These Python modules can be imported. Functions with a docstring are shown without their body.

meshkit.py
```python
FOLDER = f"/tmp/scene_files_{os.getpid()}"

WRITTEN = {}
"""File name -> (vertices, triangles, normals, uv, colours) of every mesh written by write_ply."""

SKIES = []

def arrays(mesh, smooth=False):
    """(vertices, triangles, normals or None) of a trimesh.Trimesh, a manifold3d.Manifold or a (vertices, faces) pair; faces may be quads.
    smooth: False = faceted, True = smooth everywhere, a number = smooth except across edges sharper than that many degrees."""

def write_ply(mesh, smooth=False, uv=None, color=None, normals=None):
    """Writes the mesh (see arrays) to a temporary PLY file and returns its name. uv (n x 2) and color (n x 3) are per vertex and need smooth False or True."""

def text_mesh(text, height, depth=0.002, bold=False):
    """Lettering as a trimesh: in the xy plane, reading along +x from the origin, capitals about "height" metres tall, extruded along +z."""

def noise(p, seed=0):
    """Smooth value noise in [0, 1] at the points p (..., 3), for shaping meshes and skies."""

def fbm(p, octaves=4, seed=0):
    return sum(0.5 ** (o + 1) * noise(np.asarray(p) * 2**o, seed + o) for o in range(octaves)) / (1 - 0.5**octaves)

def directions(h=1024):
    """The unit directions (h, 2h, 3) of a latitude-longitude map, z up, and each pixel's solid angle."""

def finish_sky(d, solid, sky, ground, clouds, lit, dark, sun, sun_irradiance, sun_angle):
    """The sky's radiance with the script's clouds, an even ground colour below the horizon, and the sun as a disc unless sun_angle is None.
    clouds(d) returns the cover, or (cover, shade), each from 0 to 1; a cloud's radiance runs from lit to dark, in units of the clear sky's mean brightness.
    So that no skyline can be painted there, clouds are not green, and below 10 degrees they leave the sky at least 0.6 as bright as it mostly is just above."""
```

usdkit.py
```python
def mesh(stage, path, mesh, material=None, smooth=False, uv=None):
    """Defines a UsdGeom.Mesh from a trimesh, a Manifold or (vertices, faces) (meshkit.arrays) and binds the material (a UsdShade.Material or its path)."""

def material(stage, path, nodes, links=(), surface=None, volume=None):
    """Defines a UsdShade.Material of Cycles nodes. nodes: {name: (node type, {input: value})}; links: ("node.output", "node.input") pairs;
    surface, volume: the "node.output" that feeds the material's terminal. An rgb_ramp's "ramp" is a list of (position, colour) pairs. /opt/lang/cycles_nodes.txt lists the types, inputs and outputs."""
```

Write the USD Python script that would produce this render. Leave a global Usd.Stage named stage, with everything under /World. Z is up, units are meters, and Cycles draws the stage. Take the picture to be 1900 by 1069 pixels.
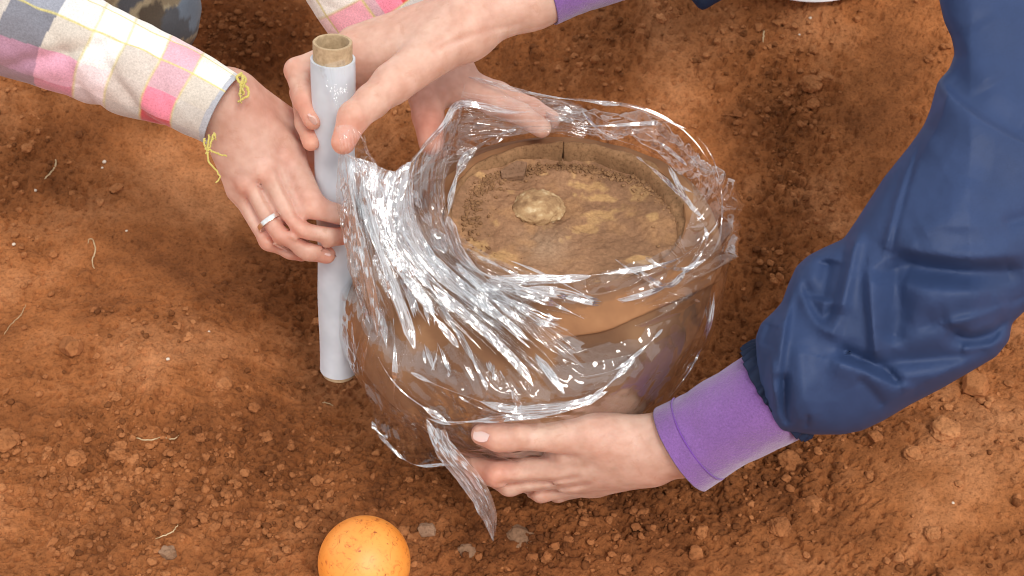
import math, random
import numpy as np, trimesh, usdkit, meshkit
from scipy import ndimage
from scipy.interpolate import CubicSpline, PchipInterpolator
from pxr import Usd, UsdGeom, UsdLux, UsdShade, Gf, Sdf, Vt

stage = Usd.Stage.CreateInMemory()
UsdGeom.SetStageUpAxis(stage, UsdGeom.Tokens.z)
UsdGeom.SetStageMetersPerUnit(stage, 1.0)
UsdGeom.Xform.Define(stage, '/World')
UsdGeom.Scope.Define(stage, '/World/Looks')
L = '/World/Looks/'

# ------------------------------------------------------------------ camera, sky, sun
PITCH, DIST, FPX = math.radians(42), 1.2, 2541.0
TGT = np.array([0, 0, .1])
FWD = np.array([0, math.cos(PITCH), -math.sin(PITCH)])
UPV = np.array([0, math.sin(PITCH), math.cos(PITCH)])
RGT = np.array([1.0, 0, 0])
EYE = TGT - FWD * DIST
cam = UsdGeom.Camera.Define(stage, '/World/camera')
M4 = np.eye(4); M4[0, :3], M4[1, :3], M4[2, :3], M4[3, :3] = RGT, UPV, -FWD, EYE
cam.AddTransformOp().Set(Gf.Matrix4d(*M4.ravel().tolist()))
cam.CreateHorizontalApertureAttr(36.0)
cam.CreateVerticalApertureAttr(36.0 * 576 / 1024)
cam.CreateFocalLengthAttr(36.0 * FPX / 1900)
cam.CreateClippingRangeAttr(Gf.Vec2f(.05, 500))
cam.CreateFStopAttr(11.0)
cam.CreateFocusDistanceAttr(1.12)
EXPOSURE = 0.50
cam.CreateExposureAttr(EXPOSURE)

SUN_DIR = np.array([.28, -.56, .78]); SUN_DIR /= np.linalg.norm(SUN_DIR)
elev = math.asin(SUN_DIR[2]); rot = math.atan2(SUN_DIR[0], SUN_DIR[1])
sky_mat = usdkit.material(stage, L + 'sky_look', {
    's': ('sky_texture', {'sky_type': 'single_scattering', 'sun_disc': False, 'sun_elevation': elev, 'sun_rotation': rot, 'aerosol_density': 2.0}),
    'tc': ('texture_coordinate', {}),
    'n': ('noise_texture', {'scale': 1.7, 'detail': 5.0, 'roughness': .55}),
    'r': ('rgb_ramp', {'ramp': [(.3, (5.0, 5.1, 5.25)), (.7, (10.5, 10.5, 10.5))]}),
    'm': ('mix_color', {'fac': .9}),
    'b': ('background_shader', {'strength': .10}),
}, [('tc.generated', 'n.vector'), ('n.fac', 'r.fac'), ('s.color', 'm.a'), ('r.color', 'm.b'), ('m.result', 'b.color')], surface='b.background')
dome = UsdLux.DomeLight.Define(stage, '/World/sky')
dome.CreateIntensityAttr(1.0)
UsdShade.MaterialBindingAPI.Apply(dome.GetPrim()).Bind(sky_mat)
dome.GetPrim().SetCustomDataByKey('kind', 'structure')
sun = UsdLux.DistantLight.Define(stage, '/World/sun')
sun.CreateIntensityAttr(0.4); sun.CreateAngleAttr(18.0); sun.CreateNormalizeAttr(True)
sun.CreateColorAttr(Gf.Vec3f(1, .96, .9))
zc_ = SUN_DIR; xc_ = np.cross([0, 1, 0], zc_); xc_ /= np.linalg.norm(xc_); yc_ = np.cross(zc_, xc_)
S4 = np.eye(4); S4[0, :3], S4[1, :3], S4[2, :3] = xc_, yc_, zc_
sun.AddTransformOp().Set(Gf.Matrix4d(*S4.ravel().tolist()))

# ------------------------------------------------------------------ helpers
REACH = 1.0
def P(px, py, dep):
    """the point of the site seen at (px, py), dep metres away along the view axis (REACH moves a whole arm nearer)"""
    dep = np.asarray(dep, float)*REACH
    px, py, dep = np.broadcast_arrays(np.asarray(px, float), np.asarray(py, float), np.asarray(dep, float))
    return EYE + FWD * dep[..., None] + RGT * ((px - 950) / FPX * dep)[..., None] - UPV * ((py - 534.5) / FPX * dep)[..., None]

def PL(lst): return np.array([P(*q) for q in lst])

def proj(p):
    q = np.asarray(p) - EYE
    d = q @ FWD
    return 950 + (q @ RGT) / d * FPX, 534.5 - (q @ UPV) / d * FPX, d

used = {}
def numbered(path):
    n = used.get(path, -1) + 1; used[path] = n
    return path if n == 0 else f'{path}_{n:03d}'

def tag(prim, label=None, category=None, group=None, kind=None):
    for k, v in (('label', label), ('category', category), ('group', group), ('kind', kind)):
        if v: prim.SetCustomDataByKey(k, v)

def thing(name, label, category, group=None, loc=None):
    x = UsdGeom.Xform.Define(stage, numbered('/World/' + name))
    if loc is not None: x.AddTranslateOp().Set(Gf.Vec3d(*map(float, loc)))
    tag(x.GetPrim(), label, category, group)
    return x.GetPrim()

def obj(name, mesh, mat, parent=None, smooth=True, tint=None, label=None, category=None, group=None, kind=None):
    path = numbered((str(parent.GetPath()) if parent else '/World') + '/' + name)
    m = usdkit.mesh(stage, path, mesh, L + mat, smooth)
    if tint is not None:
        UsdGeom.PrimvarsAPI(m).CreatePrimvar('tint', Sdf.ValueTypeNames.Color3fArray, 'vertex').Set(Vt.Vec3fArray.FromNumpy(np.asarray(tint, np.float32)))
    tag(m.GetPrim(), label, category, group, kind)
    return m.GetPrim()

def surface_nets(F, org, h):
    """closed mesh of the zero level of F (negative inside) on a regular grid"""
    s = F < 0
    nx, ny, nz = F.shape
    acc = np.zeros((nx-1, ny-1, nz-1, 3)); cnt = np.zeros((nx-1, ny-1, nz-1))
    quads = []
    for ax in range(3):
        a = [slice(None)]*3; b = [slice(None)]*3
        a[ax], b[ax] = slice(0, -1), slice(1, None)
        A, B = F[tuple(a)], F[tuple(b)]
        cr = np.argwhere((A < 0) != (B < 0))
        o1, o2 = [k for k in range(3) if k != ax]
        ok = (cr[:, o1] > 0) & (cr[:, o2] > 0) & (cr[:, o1] < F.shape[o1]-1) & (cr[:, o2] < F.shape[o2]-1)
        cr = cr[ok]
        va, vb = A[tuple(cr.T)], B[tuple(cr.T)]
        t = va / (va - vb)
        pt = cr.astype(float); pt[:, ax] += t
        for d1 in (0, 1):
            for d2 in (0, 1):
                c = cr.copy(); c[:, o1] -= d1; c[:, o2] -= d2
                np.add.at(acc, tuple(c.T), pt); np.add.at(cnt, tuple(c.T), 1)
        c00 = cr.copy(); c10 = cr.copy(); c10[:, o1] -= 1
        c11 = c10.copy(); c11[:, o2] -= 1; c01 = cr.copy(); c01[:, o2] -= 1
        q = np.stack([c00, c10, c11, c01], 1)
        flip = (va < 0) ^ (ax == 1)
        q[~flip] = q[~flip][:, ::-1]
        quads.append(q)
    q = np.concatenate(quads)
    idx = -np.ones(cnt.shape, int); w = np.argwhere(cnt > 0); idx[tuple(w.T)] = np.arange(len(w))
    v = acc[tuple(w.T)] / cnt[tuple(w.T)][:, None] * h + org
    f = idx[tuple(q.reshape(-1, 3).T)].reshape(-1, 4)
    f = np.vstack([f[:, [0, 1, 2]], f[:, [0, 2, 3]]])
    m = trimesh.Trimesh(v, f, process=False)
    if m.volume < 0: m.invert()
    return m

def smin(a, b, k):
    hh = np.clip(.5 + .5*(b - a)/k, 0, 1)
    return b + (a - b)*hh - k*hh*(1 - hh)

def cone_sdf(p, a, b, ra, rb):
    ba = b - a; L2 = ba @ ba + 1e-12
    t = np.clip(((p - a) @ ba)/L2, 0, 1)
    return np.linalg.norm(p - a - t[..., None]*ba, axis=-1) - (ra + (rb - ra)*t)

def grid_for(pts, rad, h):
    lo = (pts - rad).min(0) - 3*h; hi = (pts + rad).max(0) + 3*h
    n = np.ceil((hi - lo)/h).astype(int) + 1
    ax = [lo[k] + h*np.arange(n[k]) for k in range(3)]
    return lo, np.stack(np.meshgrid(*ax, indexing='ij'), -1).astype(np.float32)

def limb_mesh(core, fingers, h=.0016, kcore=.012, kfing=.004, kjoin=.008, bumps=(), cuts=(), lines=()):
    """one continuous hand and forearm. core: [(a, ra, b, rb)], fingers: chains [(p, r), ...], bumps: (p, r), cuts: (a, b, r, depth)"""
    allp = [np.vstack([a, b]) for a, _, b, _ in core] + [np.array([p for p, _ in c]) for c in fingers]
    lo, G = grid_for(np.vstack(allp), .03, h)
    D = None
    for a, ra, b, rb in core:
        d = cone_sdf(G, a, b, ra, rb); D = d if D is None else smin(D, d, kcore)
    out = D
    for ch in fingers:
        Fd = None
        for (a, ra), (b, rb) in zip(ch[:-1], ch[1:]):
            d = cone_sdf(G, a, b, ra, rb); Fd = d if Fd is None else smin(Fd, d, kfing)
        out = smin(out, smin(D, Fd, kjoin), .0022)
    for p, r in bumps:
        out = smin(out, np.linalg.norm(G - p, axis=-1) - r, .006)
    for a, b, r, dp in cuts:
        d = cone_sdf(G, a, b, 0, 0)
        out = out + dp*np.exp(-(d/r)**2)
    if lines:                                                    # furrows between fingers and skin creases, pressed in from the seen side
        gx_, gy_, gd_ = proj(G); cd = np.where(out < .004, gd_, 9).min(-1)
        for poly, wpx, dp in lines:
            sel = (gx_ > min(q[0] for q in poly)-4*wpx) & (gx_ < max(q[0] for q in poly)+4*wpx) & (gy_ > min(q[1] for q in poly)-4*wpx) & (gy_ < max(q[1] for q in poly)+4*wpx) & (np.abs(out) < .012)
            d_, pos_, _ = seg_dist(gx_[sel], gy_[sel], smooth_poly(poly, 20) if len(poly) > 2 else np.array(poly, float))
            out[sel] += dp*np.exp(-(d_/wpx)**2)*np.clip(np.minimum(pos_, 1-pos_)*7+.15, 0, 1)
    m = surface_nets(out.astype(float), lo.astype(float), h)
    trimesh.smoothing.filter_taubin(m, iterations=5)
    return m

def grid_faces(nu, nv, wrap_u=False):
    i, j = np.meshgrid(np.arange(nu if wrap_u else nu-1), np.arange(nv-1), indexing='ij')
    i2 = (i + 1) % nu
    q = np.stack([i*nv+j, i2*nv+j, i2*nv+j+1, i*nv+j+1], -1).reshape(-1, 4)
    return np.vstack([q[:, [0, 1, 2]], q[:, [0, 2, 3]]])

def spline(pts, n):
    pts = np.asarray(pts, float)
    t = np.concatenate([[0], np.cumsum(np.linalg.norm(np.diff(pts, axis=0), axis=1))])
    return CubicSpline(t, pts)(np.linspace(0, t[-1], n)) if len(pts) > 2 else pts[0] + np.linspace(0, 1, n)[:, None]*(pts[-1]-pts[0])

def frames(c):
    """tangents and two side vectors of a curve; the first side vector points towards the viewer's side"""
    t = np.gradient(c, axis=0); t /= np.linalg.norm(t, axis=1)[:, None]
    n = -FWD - t*(t @ -FWD)[:, None]; n /= np.linalg.norm(n, axis=1)[:, None]
    return t, n, np.cross(t, n)

def tube(ctrl, radii, nu, nv, disp=None, ends=0, flat=1.0):
    """swept tube; radii along it; disp(u, theta) -> radial offset (m); ends > 0: turned-in lips at the start this wide. returns mesh, u, theta"""
    c = spline(ctrl, nu); t, n, b = frames(c)
    r = np.interp(np.linspace(0, 1, nu), np.linspace(0, 1, len(radii)), radii)*REACH
    if ends:
        c = np.vstack([c[0] + t[0]*.03, c[0] + t[0]*.012, c[0] + t[0]*.001, c]); t, n, b = (np.vstack([x[:1]]*3 + [x]) for x in (t, n, b))
        r = np.concatenate([[r[0]-ends*1.3, r[0]-ends, r[0]-ends*.6], r])
    u = np.concatenate([[0]*(len(c)-nu), np.linspace(0, 1, nu)])
    th = np.arange(nv)/nv*2*np.pi
    U, TH = np.meshgrid(u, th, indexing='ij')
    R = np.repeat(r[:, None], nv, 1)
    if disp is not None: R = R + disp(U, TH)*(np.arange(len(c))[:, None] >= (3 if ends else 0))
    v = c[:, None] + (n[:, None]*np.cos(TH)[..., None]*flat + b[:, None]*np.sin(TH)[..., None])*R[..., None]
    nU = len(c)
    i, j = np.meshgrid(np.arange(nU-1), np.arange(nv), indexing='ij'); j2 = (j+1) % nv
    q = np.stack([i*nv+j, i*nv+j2, (i+1)*nv+j2, (i+1)*nv+j], -1).reshape(-1, 4)
    f = np.vstack([q[:, [0, 1, 2]], q[:, [0, 2, 3]]])
    vv = v.reshape(-1, 3)
    if not ends:
        vv = np.vstack([vv, c[0], c[-1]]); k = len(vv)
        a = np.arange(nv); a2 = (a+1) % nv
        f = np.vstack([f, np.stack([a2, a, np.full(nv, k-2)], 1), np.stack([(nU-1)*nv+a, (nU-1)*nv+a2, np.full(nv, k-1)], 1)])
        U = np.append(U.ravel(), [0, 1]); TH = np.append(TH.ravel(), [0, 0])
    else:
        vv = np.vstack([vv, c[-1]]); k = len(vv); a = np.arange(nv); a2 = (a+1) % nv
        f = np.vstack([f, np.stack([(nU-1)*nv+a, (nU-1)*nv+a2, np.full(nv, k-1)], 1)])
        U = np.append(U.ravel(), 1); TH = np.append(TH.ravel(), 0)
    m = trimesh.Trimesh(vv, f, process=False)
    return m, U.ravel(), TH.ravel()

nz = lambda p, s=0: meshkit.noise(p, s)*2 - 1
fb = lambda p, o=4, s=0: meshkit.fbm(p, o, s)*2 - 1
def n2(a, b, s=0, o=3): return fb(np.stack([a, b, np.full_like(np.asarray(a, float), s*7.31)], -1), o, s)

def crumple(p, seed, scale, n=7):
    """folded-sheet relief in about [-1, 1]: flat facets between sharp creases"""
    rng = np.random.default_rng(seed)
    w = p + .35*scale*np.stack([nz(p/scale/1.7, seed+k) for k in range(3)], -1)
    out = 0
    for _ in range(n):
        d = rng.normal(size=3); d /= np.linalg.norm(d)
        x = (w @ d)/scale*rng.uniform(.35, 1.3) + rng.uniform()
        out = out + (np.abs(x % 1 - .5)*4 - 1)*rng.uniform(.5, 1)
    return out/n*1.6

def seg_dist(px, py, poly):
    """distance of pixels to a polyline, position 0..1 along it, signed side"""
    best = np.full(np.shape(px), 1e9); pos = np.zeros(np.shape(px)); side = np.zeros(np.shape(px))
    poly = np.asarray(poly, float); ln = np.linalg.norm(np.diff(poly, axis=0), axis=1); cum = np.concatenate([[0], np.cumsum(ln)])
    for k in range(len(ln)):
        a, d = poly[k], (poly[k+1]-poly[k])/ln[k]
        t = np.clip((px-a[0])*d[0] + (py-a[1])*d[1], 0, ln[k])
        dx, dy = px - a[0] - t*d[0], py - a[1] - t*d[1]
        dd = np.hypot(dx, dy); m = dd < best
        best = np.where(m, dd, best); pos = np.where(m, (cum[k]+t)/cum[-1], pos); side = np.where(m, np.sign(d[0]*dy - d[1]*dx), side)
    return best, pos, side

def smooth_poly(pts, n=60):
    pts = np.asarray(pts, float)
    t = np.concatenate([[0], np.cumsum(np.linalg.norm(np.diff(pts, axis=0), axis=1))])
    return np.stack([PchipInterpolator(t, pts[:, k])(np.linspace(0, t[-1], n)) for k in range(2)], -1)

# ------------------------------------------------------------------ materials
def mat(name, nodes, links, surface='p.BSDF'): return usdkit.material(stage, L + name, nodes, links, surface)

def soil(name, dark, mid, light, rough=.95, bump=.35, tinted=False, bd=.0022):
    mat(name, {
        'g': ('geometry', {}), 'oi': ('object_info', {}),
        'n1': ('noise_texture', {'scale': 7.0, 'detail': 6.0, 'roughness': .62}),
        'n2': ('noise_texture', {'scale': 340.0, 'detail': 5.0, 'roughness': .72}),
        'n3': ('noise_texture', {'scale': 55.0, 'detail': 4.0, 'roughness': .6}),
        'r1': ('rgb_ramp', {'ramp': [(.33, dark), (.5, mid), (.68, light)]}),
        'r2': ('rgb_ramp', {'ramp': [(.30, (.50, .46, .42)), (.47, (.96, .96, .95)), (.75, (1.24, 1.22, 1.2))]}),
        'r3': ('rgb_ramp', {'ramp': [(.3, (.82, .80, .78)), (.7, (1.14, 1.14, 1.14))]}),
        'm1': ('mix_color', {'blend_type': 'multiply', 'fac': 1.0}), 'm2': ('mix_color', {'blend_type': 'multiply', 'fac': 1.0}),
        'b': ('bump', {'strength': bump, 'distance': bd}),
        'p': ('principled_bsdf', {'roughness': rough, 'specular_ior_level': .15}),
        **({'at': ('attribute', {'attribute': 'tint'}), 'mt': ('mix_color', {'blend_type': 'multiply', 'fac': 1.0})} if tinted else {}),
    }, [('g.position', 'n1.vector'), ('g.position', 'n2.vector'), ('g.position', 'n3.vector'), ('n1.fac', 'r1.fac'), ('n2.fac', 'r2.fac'), ('n3.fac', 'r3.fac'),
        *([('r1.color', 'mt.a'), ('at.color', 'mt.b'), ('mt.result', 'm1.a')] if tinted else [('r1.color', 'm1.a')]), ('r2.color', 'm1.b'), ('m1.result', 'm2.a'), ('r3.color', 'm2.b'), ('m2.result', 'p.base_color'), ('n2.fac', 'b.height'), ('b.normal', 'p.normal')])

soil('red_soil', (.205, .074, .026), (.325, .122, .042), (.44, .195, .085), bump=.85, bd=.0040, tinted=True)
soil('clod_soil', (.235, .085, .031), (.35, .137, .051), (.45, .198, .084))
soil('dark_earth', (.13, .062, .028), (.19, .096, .046), (.25, .14, .07))
soil('damp_shade_clod', (.115, .038, .013), (.17, .060, .020), (.23, .09, .034))  # darker copy of the clod soil: wet crumbs, and shade painted into their colour
soil('grey_clod', (.20, .11, .065), (.26, .15, .09), (.33, .2, .13))
soil('pot_soil', (.225, .118, .058), (.290, .160, .080), (.36, .21, .108), bump=.35)
mat('pale_crust', {'g': ('geometry', {}), 'n1': ('noise_texture', {'scale': 85.0, 'detail': 5.0, 'roughness': .6}), 'n2': ('noise_texture', {'scale': 320.0, 'detail': 4.0}),
    'r1': ('rgb_ramp', {'ramp': [(.36, (.25, .145, .075)), (.47, (.37, .225, .115)), (.56, (.46, .30, .155)), (.68, (.64, .49, .30))]}), 'b': ('bump', {'strength': .3, 'distance': .0015}), 'p': ('principled_bsdf', {'roughness': 1.0, 'specular_ior_level': .03})},
    [('g.position', 'n1.vector'), ('g.position', 'n2.vector'), ('n1.fac', 'r1.fac'), ('r1.color', 'p.base_color'), ('n2.fac', 'b.height'), ('b.normal', 'p.normal')])

mat('fired_clay', {
    'g': ('geometry', {}), 'n1': ('noise_texture', {'scale': 14.0, 'detail': 5.0}), 'n2': ('noise_texture', {'scale': 220.0, 'detail': 4.0}),
    'r1': ('rgb_ramp', {'ramp': [(.36, (.160, .074, .035)), (.52, (.235, .114, .054)), (.66, (.33, .175, .086))]}),
    'at': ('attribute', {'attribute': 'tint'}), 'm': ('mix_color', {'blend_type': 'multiply', 'fac': 1.0}),
    'b': ('bump', {'strength': .25, 'distance': .001}), 'p': ('principled_bsdf', {'roughness': .75, 'specular_ior_level': .25})},
    [('g.position', 'n1.vector'), ('g.position', 'n2.vector'), ('n1.fac', 'r1.fac'), ('r1.color', 'm.a'), ('at.color', 'm.b'), ('m.result', 'p.base_color'), ('n2.fac', 'b.height'), ('b.normal', 'p.normal')])

def skin(name):
    mat(name, {
        'g': ('geometry', {}), 'at': ('attribute', {'attribute': 'tint'}),
        'n1': ('noise_texture', {'scale': 90.0, 'detail': 4.0}), 'n3': ('noise_texture', {'scale': 28.0, 'detail': 3.0}),
        'v': ('voronoi_texture', {'scale': 900.0, 'feature': 'distance_to_edge'}),
        'n2': ('noise_texture', {'scale': 420.0, 'detail': 4.0, 'roughness': .65}),
        'r1': ('rgb_ramp', {'ramp': [(.3, (.90, .84, .80)), (.7, (1.08, 1.10, 1.10))]}),
        'r3': ('rgb_ramp', {'ramp': [(.35, (.95, .88, .86)), (.65, (1.03, 1.05, 1.05))]}),
        'n4': ('noise_texture', {'scale': 75.0, 'detail': 6.0, 'roughness': .7, 'distortion': .8}), 'r4': ('rgb_ramp', {'ramp': [(.0, (1, 1, 1)), (.57, (1, 1, 1)), (.66, (.88, .76, .68)), (.78, (.70, .50, .38))]}), 'm3': ('mix_color', {'blend_type': 'multiply', 'fac': .4}),
        'm': ('mix_color', {'blend_type': 'multiply', 'fac': 1.0}), 'm2': ('mix_color', {'blend_type': 'multiply', 'fac': 1.0}),
        'b': ('bump', {'strength': .34, 'distance': .0006}), 'b2': ('bump', {'strength': .12, 'distance': .0004}),
        'p': ('principled_bsdf', {'roughness': .48, 'subsurface_weight': .35, 'subsurface_scale': .004, 'subsurface_radius': (1.0, .35, .2), 'specular_ior_level': .35})},
        [('g.position', 'n1.vector'), ('g.position', 'n2.vector'), ('g.position', 'n3.vector'), ('g.position', 'v.vector'), ('n1.fac', 'r1.fac'), ('n3.fac', 'r3.fac'), ('at.color', 'm.a'), ('r1.color', 'm.b'),
         ('m.result', 'm2.a'), ('r3.color', 'm2.b'), ('g.position', 'n4.vector'), ('n4.fac', 'r4.fac'), ('m2.result', 'm3.a'), ('r4.color', 'm3.b'), ('m3.result', 'p.base_color'), ('n2.fac', 'b.height'), ('b.normal', 'b2.normal'), ('v.distance', 'b2.height'), ('b2.normal', 'p.normal')])
skin('skin')
mat('nail', {'p': ('principled_bsdf', {'base_color': (.74, .47, .42), 'roughness': .25, 'subsurface_weight': .2, 'subsurface_scale': .003})}, [])

def cloth(name, rough=.85, sheen=.3, scale=900.0, color=None, strength=.3, spec=.2):
    nodes = {'g': ('geometry', {}), 'w': ('noise_texture', {'scale': scale, 'detail': 3.0, 'roughness': .7}), 'n': ('noise_texture', {'scale': 30.0, 'detail': 4.0}),
             'r': ('rgb_ramp', {'ramp': [(.3, (.80, .80, .80)), (.7, (1.16, 1.16, 1.16))]}), 'r2': ('rgb_ramp', {'ramp': [(.3, (.90, .90, .90)), (.7, (1.06, 1.06, 1.06))]}),
             'm': ('mix_color', {'blend_type': 'multiply', 'fac': 1.0}), 'm2': ('mix_color', {'blend_type': 'multiply', 'fac': 1.0}),
             'b': ('bump', {'strength': strength, 'distance': .0008}), 'p': ('principled_bsdf', {'roughness': rough, 'sheen_weight': sheen, 'specular_ior_level': spec})}
    links = [('g.position', 'w.vector'), ('g.position', 'n.vector'), ('w.fac', 'r.fac'), ('n.fac', 'r2.fac'), ('r.color', 'm.b'), ('m.result', 'm2.a'), ('r2.color', 'm2.b'), ('m2.result', 'p.base_color'), ('w.fac', 'b.height'), ('b.normal', 'p.normal')]
    if color is None: nodes['at'] = ('attribute', {'attribute': 'tint'}); links.append(('at.color', 'm.a'))
    else: nodes['c'] = ('color', {'value': color}); links.append(('c.color', 'm.a'))
    mat(name, nodes, links)
cloth('flannel', scale=700.0)
cloth('camouflage', scale=1100.0, sheen=.1)
cloth('purple_fleece', color=(.215, .098, .32), sheen=.5, scale=620.0, strength=1.0)
cloth('navy_nylon', color=(.029, .050, .122), rough=.55, sheen=.0, scale=1500.0, strength=.10, spec=.18)
cloth('navy_elastic', color=(.012, .022, .055), rough=.6, sheen=.0, scale=1500.0, strength=.08)
cloth('yellow_thread', color=(.55, .45, .12), scale=1500.0)
cloth('stitching', color=(.17, .055, .33), scale=1500.0)

def film(name, ior, haze, rough):
    mat(name, {'f': ('layer_weight', {'blend': .5}), 'pw': ('math', {'math_type': 'power', 'value2': 3.6}), 'ma': ('math', {'math_type': 'multiply_add', 'value2': 1 - ior, 'value3': ior, 'use_clamp': True}), 't': ('transparent_bsdf', {'color': (.975, .98, .985)}), 'gl': ('glossy_bsdf', {'color': (1, 1, 1), 'roughness': rough}),
               'd': ('diffuse_bsdf', {'color': (.82, .85, .9)}), 'm0': ('mix_closure', {'fac': haze}), 'm': ('mix_closure', {})},
        [('t.BSDF', 'm0.closure1'), ('d.BSDF', 'm0.closure2'), ('m0.closure', 'm.closure1'), ('gl.BSDF', 'm.closure2'), ('f.facing', 'pw.value1'), ('pw.value', 'ma.value1'), ('ma.value', 'm.fac')], 'm.closure')
film('clear_film', .066, .003, .06)
film('folded_film', .14, .010, .06)
film('crushed_film', .40, .08, .10)
mat('rolled_film', {'g': ('geometry', {}), 'n': ('noise_texture', {'scale': 40.0, 'detail': 4.0}), 'r': ('rgb_ramp', {'ramp': [(.3, (.52, .55, .60)), (.7, (.66, .68, .73))]}),
    'p': ('principled_bsdf', {'roughness': .45, 'subsurface_weight': .1, 'subsurface_scale': .003})}, [('g.position', 'n.vector'), ('n.fac', 'r.fac'), ('r.color', 'p.base_color')])
mat('cardboard', {'g': ('geometry', {}), 'n': ('noise_texture', {'scale': 300.0, 'detail': 4.0}), 'r': ('rgb_ramp', {'ramp': [(.3, (.36, .25, .14)), (.7, (.52, .38, .23))]}),
    'p': ('principled_bsdf', {'roughness': .85})}, [('g.position', 'n.vector'), ('n.fac', 'r.fac'), ('r.color', 'p.base_color')])
mat('silver', {'p': ('principled_bsdf', {'base_color': (.86, .84, .80), 'metallic': 1.0, 'roughness': .22})}, [])
mat('white_glaze', {'p': ('principled_bsdf', {'base_color': (.80, .80, .82), 'roughness': .3})}, [])
mat('straw', {'g': ('geometry', {}), 'n': ('noise_texture', {'scale': 200.0}), 'r': ('rgb_ramp', {'ramp': [(.3, (.40, .26, .13)), (.7, (.62, .47, .28))]}), 'p': ('principled_bsdf', {'roughness': .7})}, [('g.position', 'n.vector'), ('n.fac', 'r.fac'), ('r.color', 'p.base_color')])
mat('pale_grit', {'p': ('principled_bsdf', {'base_color': (.66, .56, .45), 'roughness': .6})}, [])
mat('orange_paint', {
    'tc': ('texture_coordinate', {}), 'n1': ('noise_texture', {'scale': 105.0, 'detail': 6.0, 'roughness': .65, 'distortion': 2.2}), 'n2': ('noise_texture', {'scale': 20.0, 'detail': 4.0}), 'n3': ('noise_texture', {'scale': 240.0, 'detail': 3.0}),
    'r1': ('rgb_ramp', {'ramp': [(.0, (1, 1, 1)), (.50, (1, 1, 1)), (.58, (.93, .84, .74)), (.66, (.66, .46, .34)), (.70, (.42, .26, .16)), (1, (.30, .16, .08))]}),
    'r3': ('rgb_ramp', {'ramp': [(.0, (1, 1, 1)), (.67, (1, 1, 1)), (.74, (.40, .24, .14))]}),
    'r2': ('rgb_ramp', {'ramp': [(.35, (.88, .28, .026)), (.65, (.95, .37, .062))]}),
    'm': ('mix_color', {'blend_type': 'multiply', 'fac': 1.0}), 'm2': ('mix_color', {'blend_type': 'multiply', 'fac': 1.0}),
    'p': ('principled_bsdf', {'roughness': .55, 'specular_ior_level': .9})},
    [('tc.object', 'n1.vector'), ('tc.object', 'n2.vector'), ('tc.object', 'n3.vector'), ('n1.fac', 'r1.fac'), ('n2.fac', 'r2.fac'), ('n3.fac', 'r3.fac'), ('r2.color', 'm.a'), ('r1.color', 'm.b'), ('m.result', 'm2.a'), ('r3.color', 'm2.b'), ('m2.result', 'p.base_color')])

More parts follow.
